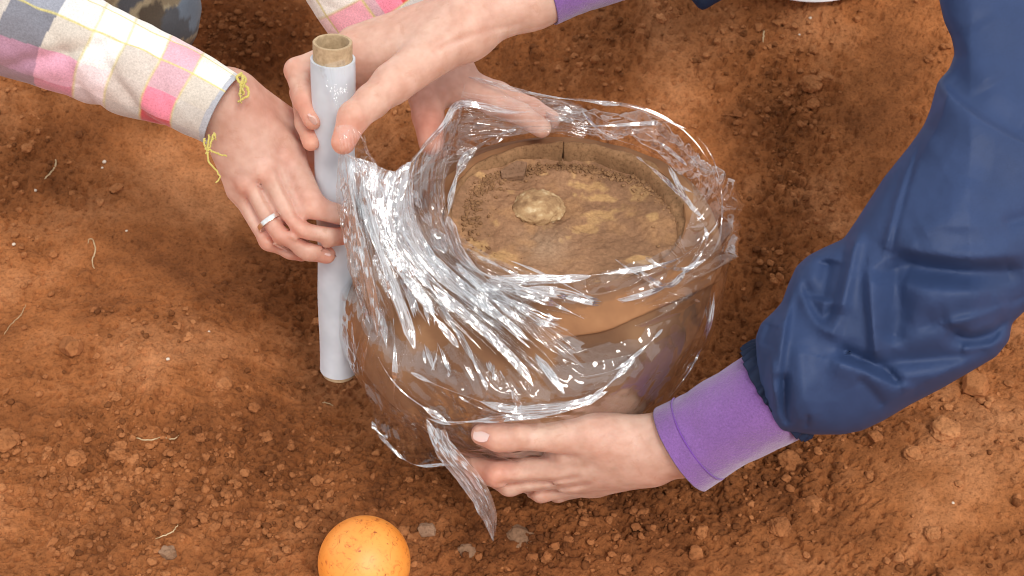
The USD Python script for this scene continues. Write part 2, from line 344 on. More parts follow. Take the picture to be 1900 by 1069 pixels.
# ------------------------------------------------------------------ ground
rng = np.random.default_rng(11)
def sp(x, k=.05): return k*np.logaddexp(0, np.asarray(x)/k)
def macro(x, y):
    right = 1/(1+np.exp(-(x-.02)/.08))
    z = -.05 + sp(y-.10)*(.30+.22*right) - sp(y-.75)*(.28+.2*right)
    z = z + .20*sp(-x-.26) - .18*sp(-x-.9) + .16*sp(x-.30) - .15*sp(x-.9)
    z = z + .10*sp(-y-.20) - .10*sp(-y-.8)
    z = z + .016*fb(np.stack([x*5, y*5, 0*x], -1), 3, 3) + .030*np.exp(-((x-.36)**2+(y+.10)**2)/.012)
    z = z - .026*np.exp(-((x+.17)**2+(y-.03)**2)/.008) - .018*np.exp(-((x-.21)**2/.004+(y-.05)**2/.016)) - .03*np.exp(-((x+.22)**2/.02+(y-.36)**2/.012)) + .02*np.exp(-((x+.33)**2+(y-.05)**2)/.014)
    return z
def loose(x, y):
    """how crumbly the surface is, 0..1"""
    p = np.stack([x, y, np.full_like(x, macro(x, y))], -1)
    px, py, _ = proj(p)
    m = .55*np.exp(-(((px-1400)/230)**2+((py-880)/120)**2)) + .6*np.exp(-(((px-1450)/100)**2+((py-230)/130)**2)) + .5*np.exp(-(((px-330)/260)**2+((py-880)/110)**2))
    m = m + .45*np.exp(-(((px-560)/60)**2+((py-520)/200)**2)) + .4*np.exp(-(((px-1420)/90)**2+((py-480)/120)**2)) + .35*np.exp(-(((px-1000)/250)**2+((py-1000)/80)**2)) + .5*np.exp(-(((px-450)/130)**2+((py-50)/80)**2))
    m = m - .5*np.exp(-(((px-1800)/110)**2+((py-940)/80)**2)) - .65*np.exp(-(((px-300)/200)**2+((py-450)/150)**2)) - .65*np.exp(-(((px-1650)/100)**2+((py-200)/200)**2))
    return np.clip(.42 + m + .55*fb(np.stack([x*9, y*9, 0*x+4], -1), 3, 8), 0, 1)
def stretch(lo, hi, step, far, n):
    k = np.geomspace(step*1.5, far, n)
    return np.concatenate([(lo - np.cumsum(k))[::-1], np.arange(lo, hi, step), hi + np.cumsum(k)])
STEP = .00135
gx = stretch(-.60, .62, STEP, 12, 26); gy = stretch(-.34, .66, STEP, 12, 26)
GX, GY = np.meshgrid(gx, gy, indexing='ij')
GZ = macro(GX, GY)
near = (np.abs(GX) < .75) & (np.abs(GY-.1) < .75)
LM = loose(GX, GY)
fade = np.clip((1.0-np.hypot(GX, GY-.1))/.3, 0, 1)
q3 = np.stack([GX, GY, GX*0], -1)
GZ += fade*(.0045*fb(q3*28, 4, 21)*(.5+LM) + .0022*fb(q3*110, 3, 22)*(.25+1.1*LM))
rid = 1-np.abs(fb(q3*45, 3, 25)); GZ -= fade*.0026*LM*np.clip(rid-.75, 0, 1)*4
pit = fb(q3*np.array([230, 230, 1]), 2, 27); GZ -= fade*(.0030*np.clip(pit-.10, 0, 1)*4*np.clip(.25+1.1*LM, 0, 1)).clip(0, .0035)
def add_bumps(n, rlo, rhi, pw):
    ix0, ix1 = np.searchsorted(gx, [-.6, .62]); iy0, iy1 = np.searchsorted(gy, [-.34, .66])
    for _ in range(n):
        x, y = rng.uniform(-.6, .62), rng.uniform(-.34, .66)
        i, j = np.searchsorted(gx, x), np.searchsorted(gy, y)
        if rng.uniform() > .04 + LM[i, j]**1.6*.96: continue
        r = rlo + (rhi-rlo)*rng.uniform()**pw
        w = int(r*1.5/STEP)+2
        s = (slice(max(i-w, 0), i+w+1), slice(max(j-w, 0), j+w+1))
        X, Y = GX[s]-x, GY[s]-y
        a = rng.uniform(0, 3.14); ca, sa = math.cos(a), math.sin(a); e = rng.uniform(.65, 1)
        U, V = (X*ca+Y*sa)/r, (-X*sa+Y*ca)/(r*e)
        U = U + .35*nz(np.stack([X/r*1.6+x*900, Y/r*1.6+y*900, X*0], -1), 5)
        V = V + .5*nz(np.stack([X/r*2.1+x*700, Y/r*2.1+y*700, X*0+7], -1), 6); U = U + .25*nz(np.stack([X/r*3.3+x*500, Y/r*3.3+y*500, X*0+3], -1), 7)
        d2 = np.abs(U)**2.4+np.abs(V)**2.4
        hgt = r*rng.uniform(.5, .95)*np.sqrt(np.clip(1-d2, 0, 1))
        base = np.median(GZ[s])
        GZ[s] = np.where(d2 < 1, np.maximum(GZ[s], base + hgt - .1*r), GZ[s])
add_bumps(520, .005, .011, 2.5); add_bumps(11000, .0018, .0052, 1.8)
gv = np.stack([GX, GY, GZ], -1).reshape(-1, 3)
mpx, mpy, _ = proj(np.stack([GX, GY, GZ], -1))
damp_shade = .28*LM + .28*ndimage.gaussian_filter(LM, 12) + .30*fb(q3*13, 4, 29) - .06
for ax_, ay_, aw_, ah_, aa_ in [(460, 50, 160, 120, 1.15), (560, 560, 90, 260, .36), (1410, 520, 90, 170, .30), (120, 240, 200, 70, .3), (930, 120, 130, 70, .2), (1440, 210, 70, 120, .25), (700, 860, 120, 60, .25), (1600, 140, 210, 180, -.75), (320, 450, 170, 130, .22), (1500, 930, 130, 70, .12), (1810, 930, 120, 90, -.15), (200, 960, 320, 130, -.48)]:  # patches that paint shaded hollows darker and open soil lighter
    damp_shade = damp_shade + aa_*np.exp(-((mpx-ax_)/aw_)**2-((mpy-ay_)/ah_)**2)*np.clip(fade*2, 0, 1)
damp_shade = np.clip(damp_shade, 0, 1)[..., None]   # freshly loosened earth is wet and darker; shade of the hollows is painted in too
obj('ground', (gv, grid_faces(len(gx), len(gy))), 'red_soil', smooth=True, tint=(np.array([1.27, 1.23, 1.20])*(1-damp_shade) + np.array([.42, .33, .25])*damp_shade).reshape(-1, 3), kind='structure', label='bare red-brown excavated soil with crumbs and smoothed patches')
def ground_z(x, y):
    i = np.clip(np.searchsorted(gx, x), 1, len(gx)-1); j = np.clip(np.searchsorted(gy, y), 1, len(gy)-1)
    return GZ[i, j]
def on_ground(px, py):
    d = np.linspace(.85, 2.2, 700); p = P(px, py, d)
    k = np.argmax(p[:, 2] < ground_z(p[:, 0], p[:, 1]))
    return p[k] if k else p[-1]

def clod_mesh(seed, sub=3, rough=.22, flat=.7, angular=.0):
    m = trimesh.creation.icosphere(sub); v = m.vertices
    r = 1 + rough*fb(v*1.6+seed*3.7, 4, seed)*1.6 + .10*fb(v*5+seed, 2, seed+3)
    if angular:
        rg = np.random.default_rng(seed)
        for _ in range(9):
            d = rg.normal(size=3); d /= np.linalg.norm(d); c = v @ d
            r = np.minimum(r, rg.uniform(.62, .85)/np.maximum(c, 1e-3)) if angular else r
    m.vertices = v*r[:, None]*[1, 1, flat]
    return m

# crumbs too many to count
inst = UsdGeom.PointInstancer.Define(stage, '/World/loose_soil_crumbs')
tag(inst.GetPrim(), 'fine loose crumbs of red-brown soil strewn over the ground', kind='stuff')
for k in range(5):
    usdkit.mesh(stage, f'/World/loose_soil_crumbs/crumb_{k+1:03d}', clod_mesh(k+40, 2, .42, .8, angular=k % 2), L + ('clod_soil' if k < 3 else 'damp_shade_clod'), True)
inst.CreatePrototypesRel().SetTargets([f'/World/loose_soil_crumbs/crumb_{k+1:03d}' for k in range(5)])
cx, cy = rng.uniform(-.6, .62, 42000), rng.uniform(-.34, .66, 42000)
keep = rng.uniform(size=42000) < .015 + .95*loose(cx, cy)**2.2
cx, cy = cx[keep], cy[keep]; n = len(cx)
cs = .0009 + .0032*rng.uniform(size=n)**3.0
inst.CreatePositionsAttr(Vt.Vec3fArray.FromNumpy(np.stack([cx, cy, ground_z(cx, cy)+cs*.35], -1).astype(np.float32)))
inst.CreateScalesAttr(Vt.Vec3fArray.FromNumpy((cs[:, None]*rng.uniform(.75, 1.2, (n, 3))).astype(np.float32)))
an = rng.uniform(0, np.pi, n)
inst.CreateOrientationsAttr(Vt.QuathArray([Gf.Quath(float(math.cos(a)), 0, 0, float(math.sin(a))) for a in an]))
def damp_shade_at(x, y): return damp_shade[np.clip(np.searchsorted(gx, x), 0, len(gx)-1), np.clip(np.searchsorted(gy, y), 0, len(gy)-1), 0]  # how far wetness and painted shade darken the soil at a point
inst.CreateProtoIndicesAttr(Vt.IntArray.FromNumpy(np.where(rng.uniform(size=n) < damp_shade_at(cx, cy)*1.5, rng.integers(3, 5, n), rng.integers(0, 3, n)).astype(np.int32)))

# clods one can tell apart
hero = [(1750, 804, 27, 'large round clod on the slope right of the blue sleeve'), (1806, 722, 28, 'blocky clod close under the lower edge of the blue sleeve'), (1692, 846, 17, 'small upright clod left of the large round clod'),
    (1467, 861, 24, 'broad low clod below the purple cuff'), (1447, 981, 20, 'pale flattened clod near the bottom edge right of centre'), (1507, 937, 19, 'wedge-shaped clod amid crumbs at lower right'),
    (1623, 812, 18, 'rounded clod just below the blue sleeve hem'), (1505, 160, 19, 'round clod at the head of the crumb trail, upper right'), (1509, 196, 12, 'smaller clod directly below the round one in the crumb trail'),
    (12, 825, 25, 'large clod cut by the left edge of the picture'), (140, 853, 17, 'knobbly clod near the left edge, lower half'), (132, 648, 24, 'flat broken clod in the left half beside dark cracks'),
    (417, 716, 15, 'squarish clod left of the foot of the film roll'), (1728, 992, 15, 'worn clod at the foot of the smooth mound, lower right')]
for k, (px, py, r, lab) in enumerate(hero):
    p = on_ground(px, py); rr = r*.00046*(np.linalg.norm(p-EYE)/1.2)
    m = clod_mesh(100+k, 4, .26, .72, angular=k in (1, 5, 6, 11)); m.apply_scale(rr); m.apply_transform(trimesh.transformations.rotation_matrix(k*1.3, [0, 0, 1])); m.apply_translation(p + [0, 0, rr*.25])
    obj('soil_clod', m, 'clod_soil', label=lab, category='clod', group='named soil clods')
for px, py, r, fl, ms, mt, lab in [(791, 987, 17, .8, 7, 'grey_clod', 'angular grey-brown stone right of the orange ball'), (967, 996, 30, .35, 8, 'grey_clod', 'flat dark stone right of the tip of the film tail'),
        (866, 1022, 17, .5, 9, 'grey_clod', 'mottled lump between the orange ball and the flat dark stone'), (313, 1029, 17, .7, 10, 'grey_clod', 'greyish stone near the bottom left beside a pale root')]:
    p = on_ground(px, py); rr = r*.00046
    m = clod_mesh(ms, 4, .25, fl, angular=1); m.apply_scale(rr); m.apply_translation(p + [0, 0, rr*.2*fl])
    obj('stone', m, mt, label=lab, category='stone', group='stones in the soil')
protos = []
for k in range(6):
    cp = stage.CreateClassPrim(f'/World/clod_{["round", "flat", "long", "knobbly", "blocky", "worn"][k]}')
    usdkit.mesh(stage, str(cp.GetPath()) + '/clod', clod_mesh(60+k, 3, .40, [.75, .5, .7, .8, .75, .65][k], angular=k in (1, 4, 5)), L + 'clod_soil', True)
    protos.append(cp.GetPath())
count = 0
while count < 230:
    px, py = rng.uniform(0, 1900), rng.uniform(0, 1069)
    p = on_ground(px, py)
    if rng.uniform() > loose(p[:1], p[1:2])[0]**2: continue
    if math.hypot(p[0]-.015, p[1]) < .15 or rng.uniform() < damp_shade_at(p[0], p[1])*1.2 - .1: continue
    rr = .0024 + .0044*rng.uniform()**2.4
    x = UsdGeom.Xform.Define(stage, numbered('/World/small_clod'))
    x.AddTranslateOp().Set(Gf.Vec3d(p[0], p[1], p[2]+rr*.3)); x.AddRotateZOp().Set(rng.uniform(0, 360)); x.AddScaleOp().Set(Gf.Vec3f(*[float(rr*rng.uniform(.8, 1.25)) for _ in range(3)]))
    x.GetPrim().GetReferences().AddInternalReference(protos[int(rng.integers(6))]); x.GetPrim().SetInstanceable(True)
    tag(x.GetPrim(), 'small red-brown clod lying among finer soil crumbs', 'clod', 'small clods scattered over the soil')
    count += 1

def wire(pts_px, r, name, mtl, label, cat, group=None, lift=.0026, wob=.0006, parent=None, n=40, grounded=True):
    pts = np.array([on_ground(a, b) + [0, 0, lift] for a, b in pts_px]) if grounded else np.array(pts_px)
    c = spline(pts, n)
    c = c + wob*np.stack([nz(np.stack([np.arange(n)*.6, np.full(n, k*3.3), np.full(n, len(label or name))], -1), k) for k in range(3)], -1)
    m, _, _ = tube(c, [r*.7, r, r, r*.6], n, 7)
    return obj(name, m, mtl, parent, label=label, category=cat, group=group)
wire([(176, 502), (175, 478), (176, 455), (170, 447), (164, 455)], .0007, 'straw', 'straw', 'pale hooked straw standing out on smooth soil at left', 'straw')
wire([(246, 812), (262, 818), (285, 820), (300, 815), (318, 818), (332, 812)], .0007, 'root', 'straw', 'thin pale wavy root lying on the crumbly soil at lower left', 'root')
wire([(104, 300), (100, 318), (92, 328), (84, 336)], .0009, 'straw', 'straw', 'whitish curved fibre on the soil below the plaid sleeve', 'straw')
wire([(48, 570), (38, 590), (22, 606), (10, 624)], .0004, 'straw', 'straw', 'long faint fibre at the left edge below the hooked straw', 'straw')
wire([(330, 978), (318, 992), (305, 998), (290, 1003)], .0006, 'root', 'straw', 'short pale root tip above the greyish stone, bottom left', 'root')
wire([(1417, 58), (1416, 72), (1415, 82)], .0008, 'straw', 'straw', 'pale upright straw bit at the top right below the dish', 'straw')
wire([(600, 750), (610, 752), (618, 757)], .0005, 'root', 'straw', 'tiny root bit below the foot of the film roll', 'root')
wire([(1340, 217), (1359, 218), (1380, 222)], .0011, 'twig', 'clod_soil', 'thin brown twig on the soil right of the film collar', 'twig')
for px, py, r in [(194, 302, 5), (26, 455, 4.5), (66, 355, 4), (190, 313, 3), (1503, 35, 4), (1483, 66, 3), (235, 430, 3), (312, 668, 4), (388, 617, 3), (1768, 935, 3)]:
    p = on_ground(px, py); m = clod_mesh(int(px), 2, .2, .7); m.apply_scale(r*.00042); m.apply_translation(p + [0, 0, .0012])
    obj('grit', m, 'pale_grit', label='tiny whitish grit on the red soil', category='grit', group='white grit specks on the soil')

# ------------------------------------------------------------------ pot
PZ = np.array([-.052, -.046, -.03, .00, .03, .07, .11, .145, .175, .195, .205])
PR = np.array([.034, .050, .075, .107, .133, .1545, .1615, .155, .134, .111, .101])
PCX = np.array([.004, .004, .005, .006, .008, .010, .0125, .022, .037, .044, .046])
PCY = np.array([.004, .004, .004, .003, .002, .001, .0, -.003, -.007, -.009, -.010])
fr, fx, fy = (PchipInterpolator(PZ, a) for a in (PR, PCX, PCY))
def pot_ell(z): return 1 - .10*np.clip((np.asarray(z)-.14)/.06, 0, 1)
def pot_surf(th, z, off=0):
    return np.stack([fx(z) + (fr(z)+off)*np.cos(th), fy(z) + (fr(z)*pot_ell(z)+off)*np.sin(th), z + 0*th], -1)
pot = thing('clay_pot', 'broken round brown clay pot packed with earth, wrapped in clear film', 'pot')
TH, ZZ = np.meshgrid(np.arange(360)/360*2*np.pi, np.concatenate([np.linspace(-.052, .205, 150)]), indexing='ij')
rimj = -.010 + .002*nz(np.stack([np.cos(TH)*6, np.sin(TH)*6, TH*0], -1), 2)
Z2 = np.where(ZZ > .15, .15 + (ZZ-.15)*(1 + rimj/.055), ZZ)
pv = pot_surf(TH, np.clip(Z2, -.052, .2049))
pv[..., 2] = Z2
rad = pv.copy(); rad[..., 0] -= fx(np.clip(ZZ, -.05, .205)); rad[..., 1] -= fy(np.clip(ZZ, -.05, .205)); rad[..., 2] = 0
rad /= np.linalg.norm(rad, axis=-1, keepdims=True)
pv = pv + rad*(.0035*fb(pv*22, 3, 4))[..., None]
ppx, ppy, _ = proj(pv)
front = pv[..., 1] < .03
# a lost patch of the outer face: recessed below a broken edge
edge = smooth_poly([(985, 640), (1060, 625), (1120, 615), (1180, 590), (1250, 560), (1320, 530)])
dE, _, sE = seg_dist(ppx, ppy, edge)
below = front & (sE > 0) & (ppx > 1010)
patch = np.where(below, np.clip(dE/8, 0, 1)*np.clip((ppx-1020)/20, 0, 1)*np.clip((780-ppy)/90, 0, 1), 0)
pv = pv - rad*(.0045*patch)[..., None]
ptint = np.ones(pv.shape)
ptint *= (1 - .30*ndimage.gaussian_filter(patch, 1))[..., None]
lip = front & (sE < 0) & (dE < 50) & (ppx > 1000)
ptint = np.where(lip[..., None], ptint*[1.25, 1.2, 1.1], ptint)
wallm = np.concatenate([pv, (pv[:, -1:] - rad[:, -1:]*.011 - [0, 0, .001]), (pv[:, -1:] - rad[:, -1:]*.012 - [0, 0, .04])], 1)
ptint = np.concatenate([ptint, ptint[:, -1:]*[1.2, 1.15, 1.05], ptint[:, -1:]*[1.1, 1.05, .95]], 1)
base_c = wallm[:, 0].mean(0)
wv = np.vstack([wallm.reshape(-1, 3), base_c]); nv = wallm.shape[1]
wf = grid_faces(360, nv, True)
a = np.arange(360); wf = np.vstack([wf, np.stack([(a+1) % 360*nv, a*nv, np.full(360, len(wv)-1)], 1)])
pot_mesh = trimesh.Trimesh(wv, wf, process=False)
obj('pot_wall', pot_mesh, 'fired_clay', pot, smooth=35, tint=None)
# the tint goes on after the smoothing split, by nearest vertex
def tint_nearest(prim, v, t):
    from scipy.spatial import cKDTree
    m = UsdGeom.Mesh(prim); pts = np.array(m.GetPointsAttr().Get())
    _, k = cKDTree(v).query(pts)
    UsdGeom.PrimvarsAPI(m).CreatePrimvar('tint', Sdf.ValueTypeNames.Color3fArray, 'vertex').Set(Vt.Vec3fArray.FromNumpy(np.asarray(t[k], np.float32)))
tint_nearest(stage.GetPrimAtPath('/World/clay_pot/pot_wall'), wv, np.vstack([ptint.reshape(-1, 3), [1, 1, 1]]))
# inner rim: thick uneven wall, broken across at the back
def rim_piece(t0, t1, seed):
    nu = int(140*(t1-t0)/2)+20; t = np.linspace(t0, t1, nu)
    far = np.clip(.5+.62*np.sin(t), 0, 1)                        # stands proud at the back, almost level with the earth in front
    thick = .009 + .008*np.exp(-(np.angle(np.exp(1j*(t-.25)))/.6)**2) + .002*nz(np.stack([t*4, t*0, t*0+seed], -1), seed)
    hgt = .004 + .0135*far + .0016*nz(np.stack([t*7, t*0+3, t*0], -1), seed+2)
    r = []
    for o, z in [(.002, -.4), (.001, .75), (-.18, .97), (-.42, 1.02), (-.70, .95), (-.93, .70), (-1.03, .25), (-1.0, -.3)]:
        q = pot_surf(t, np.full(nu, .2045), 0); dirv = q - np.array([.046, -.010, 0]); dirv[:, 2] = 0; dirv /= np.linalg.norm(dirv, axis=1)[:, None]
        q = q + dirv*(o*thick + .002)[:, None]; q[:, 2] = .181 + z*hgt; r.append(q)
    r = np.stack(r, 1); k = r.shape[1]
    pts = r.reshape(-1, 3); pts = pts + (.0016*fb(pts*70, 3, seed) + .0006*fb(pts*260, 2, seed))[:, None]*np.array([1, 1, .8])
    f = grid_faces(nu, k); ends = pts.reshape(nu, k, 3)
    v = np.vstack([pts, ends[0].mean(0), ends[-1].mean(0)]); a = np.arange(k-1)
    f = np.vstack([f, np.stack([a, a+1, np.full(k-1, len(v)-2)], 1), np.stack([(nu-1)*k+a+1, (nu-1)*k+a, np.full(k-1, len(v)-1)], 1)])
    m = trimesh.Trimesh(v, f, process=False); m.fix_normals(); return m
obj('rim_sherd', rim_piece(-.75, 1.585, 1), 'pot_soil', pot, smooth=50)
obj('rim_sherd', rim_piece(1.592, 4.4, 2), 'pot_soil', pot, smooth=50)

# earth inside the pot
NR, NT = 90, 220
T2, R2 = np.meshgrid(np.arange(NT)/NT*2*np.pi, np.linspace(0, 1, NR), indexing='ij')
sx = .046 + R2*.096*np.cos(T2); sy = -.010 + R2*.087*np.sin(T2)
sz = .181 + .006*(R2**2) + .0055*fb(np.stack([sx*25, sy*25, sx*0], -1), 4, 31) + .0022*fb(np.stack([sx*130, sy*130, sx*0], -1), 3, 32)
sz = sz + .010*np.exp(-((T2-2.6)/.5)**2)*np.clip(R2-.7, 0, 1)*3
sz = sz - .006*np.exp(-((R2-.9)/.07)**2)*np.exp(-((np.angle(np.exp(1j*(T2-1.4))))/.9)**2)
spx, spy, _ = proj(np.stack([sx, sy, sz], -1))
sv = np.stack([sx, sy, sz], -1)
crust = np.zeros(sz.shape)
for bx, by, ba, bb in [(1100, 345, 45, 12), (1185, 350, 22, 18), (885, 450, 22, 20), (1130, 400, 60, 16), (1080, 425, 30, 10), (1195, 480, 30, 8), (1120, 370, 30, 10), (1205, 400, 20, 10), (930, 480, 40, 10)]:
    crust = np.maximum(crust, np.exp(-(((spx-bx)/ba)**2+((spy-by)/bb)**2)))
crust = np.clip((.75*crust + .95*fb(np.stack([sx*75, sy*75, sx*0], -1), 4, 33) - .40)*4, 0, 1)
mat('pot_earth', {'g': ('geometry', {}), 'at': ('attribute', {'attribute': 'tint'}), 'n1': ('noise_texture', {'scale': 18.0, 'detail': 5.0}), 'n2': ('noise_texture', {'scale': 330.0, 'detail': 5.0, 'roughness': .7}),
    'r1': ('rgb_ramp', {'ramp': [(.32, (.80, .78, .78)), (.68, (1.2, 1.2, 1.2))]}), 'r2': ('rgb_ramp', {'ramp': [(.3, (.74, .72, .70)), (.7, (1.22, 1.22, 1.2))]}),
    'm': ('mix_color', {'blend_type': 'multiply', 'fac': 1.0}), 'm2': ('mix_color', {'blend_type': 'multiply', 'fac': 1.0}), 'b': ('bump', {'strength': .35, 'distance': .002}), 'p': ('principled_bsdf', {'roughness': .95, 'specular_ior_level': .1})},
    [('g.position', 'n1.vector'), ('g.position', 'n2.vector'), ('n1.fac', 'r1.fac'), ('n2.fac', 'r2.fac'), ('at.color', 'm.a'), ('r1.color', 'm.b'), ('m.result', 'm2.a'), ('r2.color', 'm2.b'), ('m2.result', 'p.base_color'), ('n2.fac', 'b.height'), ('b.normal', 'p.normal')])
et = np.array([.275, .150, .083])*(1-crust[..., None]) + crust[..., None]*np.array([.46, .275, .125])
grey = np.exp(-(((spx-1010)/45)**2+((spy-455)/35)**2)); et = et*(1-.5*grey[..., None]) + .5*grey[..., None]*np.array([.34, .24, .16])
greyL = np.clip(fb(np.stack([spx/70, spy/70, spx*0], -1), 3, 35)+.1, 0, 1)[..., None]; et = et*(1-.55*greyL) + .55*greyL*np.array([.20, .112, .062])
pk = np.clip(fb(np.stack([sx*60, sy*60, sx*0], -1), 4, 44)*2.4 - .25, 0, 1)[..., None]; et = et*(1-.55*pk) + .55*pk*np.array([.40, .22, .105])
obj('pot_earth', (sv.reshape(-1, 3), np.roll(grid_faces(NT, NR, True), 0)), 'pot_earth', smooth=True, tint=et.reshape(-1, 3), label='grey-brown earth filling the pot, with pale crusty patches', category='soil')
def seat(px, py, z): 
    d = np.linspace(1.0, 1.3, 900); p = P(px, py, d); k = np.argmax(p[:, 2] < z); return p[k]
m = clod_mesh(5, 4, .06, .50); m.vertices *= [1.05, 1.0, 1]
m.vertices *= [.0205, .0215, .021]; m.vertices += .0006*fb(m.vertices*400, 3, 5)[:, None]; m.apply_translation(seat(998, 386, .184))
obj('pale_lump', m, 'pale_crust', label='rounded pale yellowish lump half sunk in the earth in the pot', category='lump')
sh = trimesh.creation.extrude_polygon(__import__('shapely').Polygon([(-.013, -.003), (.004, -.0085), (.0125, .0035), (.006, .0085), (-.010, .0045)]).buffer(.0008), .0045)
sh = sh.subdivide().subdivide(); sh.vertices += .0003*fb(sh.vertices*300, 2, 1)[:, None]
sh.apply_transform(trimesh.transformations.rotation_matrix(.18, [1, 0, 0]) @ trimesh.transformations.rotation_matrix(.45, [0, 0, 1])); sh.apply_translation(seat(955, 322, .187))
obj('pottery_sherd', sh, 'grey_clod', smooth=30, label='small flat grey pottery sherd on the earth near the back rim', category='sherd')
for k, (px, py, r) in enumerate([(1040, 303, 5), (1085, 314, 6), (1110, 320, 5), (1000, 304, 4), (870, 340, 6), (1130, 324, 4), (1065, 307, 4), (1160, 335, 5), (905, 330, 5)]):
    m = clod_mesh(70+k, 3, .28, .7); m.apply_scale(r*.00046); m.apply_translation(seat(px, py, .184))
    obj('earth_crumb', m, 'pot_soil', label='dark earth crumb at the foot of the inner back rim of the pot', category='clod', group='crumbs inside the pot rim')
pin = UsdGeom.PointInstancer.Define(stage, '/World/loose_pot_crumbs')
tag(pin.GetPrim(), 'fine loose crumbs of earth along the inner wall of the pot', kind='stuff')
for k in range(3): usdkit.mesh(stage, f'/World/loose_pot_crumbs/crumb_{k+1:03d}', clod_mesh(k+80, 2, .3, .8), L + 'pot_soil', True)
pin.CreatePrototypesRel().SetTargets([f'/World/loose_pot_crumbs/crumb_{k+1:03d}' for k in range(3)])
n = 1100; ta = np.concatenate([rng.normal(1.5, .6, 800), rng.normal(2.7, .5, 300)]); ra_ = .93 - np.abs(rng.normal(0, .085, n)); ra_[800:] -= np.abs(rng.normal(0, .04, 300))
ki = (ta/(2*np.pi)*NT).astype(int) % NT; kr = np.clip((ra_*NR).astype(int), 0, NR-1); cp_ = sv[ki, kr]; cz = .0005 + .0014*rng.uniform(size=n)**2.5
pin.CreatePositionsAttr(Vt.Vec3fArray.FromNumpy((cp_ + np.stack([rng.normal(0, .0008, n), rng.normal(0, .0008, n), cz*.4], -1)).astype(np.float32)))
pin.CreateScalesAttr(Vt.Vec3fArray.FromNumpy((cz[:, None]*rng.uniform(.75, 1.2, (n, 3))).astype(np.float32)))
pin.CreateProtoIndicesAttr(Vt.IntArray.FromNumpy(rng.integers(0, 3, n).astype(np.int32)))

# ------------------------------------------------------------------ people
def inflate(outline, zc, R, kz, fold, step=4.0, pad=24, dz=.0032):
    """a soft closed body with the given silhouette, its own depth and folds"""
    from PIL import Image, ImageDraw
    o = np.asarray(outline, float); lo = np.floor(o.min(0)) - pad; hi = np.ceil(o.max(0)) + pad
    w, h = (hi - lo).astype(int)
    im = Image.new('L', (int(w), int(h))); ImageDraw.Draw(im).polygon([tuple(q) for q in (o - lo)], fill=255)
    ins = np.asarray(im) > 127
    d = ndimage.distance_transform_edt(ins) - ndimage.distance_transform_edt(~ins)
    d = ndimage.gaussian_filter(d, 5)
    xs, ys = np.arange(lo[0], hi[0]-1, step), np.arange(lo[1], hi[1]-1, step)
    X, Y = np.meshgrid(xs, ys, indexing='ij')
    dd = ndimage.map_coordinates(d, [(Y-lo[1]).ravel(), (X-lo[0]).ravel()], order=1).reshape(X.shape)
    Z = zc(X, Y); dm = dd*Z/FPX; fo = fold(X, Y)*np.clip(dm/.010, 0, 1)
    zs = np.arange((Z.min() - R*kz - .03), (Z.max() + R*kz + .02), dz)
    F = np.zeros((len(xs), len(ys), len(zs)))
    for k, zz in enumerate(zs):
        q = zz - Z
        q = np.where(q < .015, q + fo*np.clip((.015-q)/.02, 0, 1), q)
        F[..., k] = np.hypot(np.maximum(R - dm, 0), q/kz) - R
    m = surface_nets(F, np.zeros(3), 1.0)
    v = m.vertices
    m.vertices = P(lo[0] + v[:, 0]*step, lo[1] + v[:, 1]*step, zs[0] + v[:, 2]*dz)
    if m.volume < 0: m.invert()
    return m

def folds(spec, base=None):
    """spec: (px polyline, height m, width px on its left, width px on its right)"""
    def f(X, Y):
        out = 0*X if base is None else base(X, Y)
        for poly, amp, wl, wr in spec:
            d, pos, side = seg_dist(X, Y, smooth_poly(poly, 24) if len(poly) > 2 else np.array(poly, float))
            w = np.where(side > 0, wr, wl)
            out = out + 1.1*amp*np.exp(-(d/w)**1.7)*np.clip(np.minimum(pos, 1-pos)*6+.25, 0, 1)
        return out
    return f

SK_A, SK_B = np.array([.56, .345, .275]), np.array([.59, .375, .295])
def skin_tint(m, base, spots, red=(1.06, .74, .68)):
    v = m.vertices; t = np.tile(base, (len(v), 1)); w = np.zeros(len(v))
    for p, r, a in spots: w = np.maximum(w, a*np.exp(-(np.linalg.norm(v - p, axis=1)/r)**2))
    w = np.clip(w + .25*fb(v*35, 3, 9), 0, 1)[:, None]
    return np.clip(t*(1-w) + t*np.array(red)*w, 0, 1)

def C(a, ra, b, rb): return (P(*a), ra*REACH, P(*b), rb*REACH)
def CH(*l): return [(P(*q[:3]), q[3]*REACH) for q in l]
def nail(parent, c, tip, out, ln, wd):
    """a fingernail at c, growing towards tip, facing out"""
    c = P(*c); y = P(*tip) - c; y /= np.linalg.norm(y); z = np.asarray(out, float); z -= y*(z @ y); z /= np.linalg.norm(z); x = np.cross(y, z)
    s = np.linspace(-1, 1, 17); A, B = np.meshgrid(s, s, indexing='ij')
    ex = A*np.sqrt(1-.42*B**2); ey = B*np.sqrt(1-.30*A**2)
    top = c + x*(ex*wd/2)[..., None] + y*(ey*ln/2)[..., None] + z*(.0012 - .0024*ex**2 - .0009*np.clip(ey, 0, 1)**2)[..., None]
    bot = top - z*.0016 - (top-c)*.06
    n = 17*17; f = grid_faces(17, 17); b = [i*17 for i in range(17)] + [16*17+j for j in range(1, 17)] + [i*17+16 for i in range(15, -1, -1)] + [j for j in range(15, 0, -1)]
    b = np.array(b); b2 = np.roll(b, -1)
    f = np.vstack([f, f[:, ::-1]+n, np.stack([b, b2, b2+n], 1), np.stack([b, b2+n, b+n], 1)])
    m = trimesh.Trimesh(np.vstack([top.reshape(-1, 3), bot.reshape(-1, 3)]), f, process=False); m.fix_normals()
    return obj('fingernail', m, 'nail', parent, smooth=40)

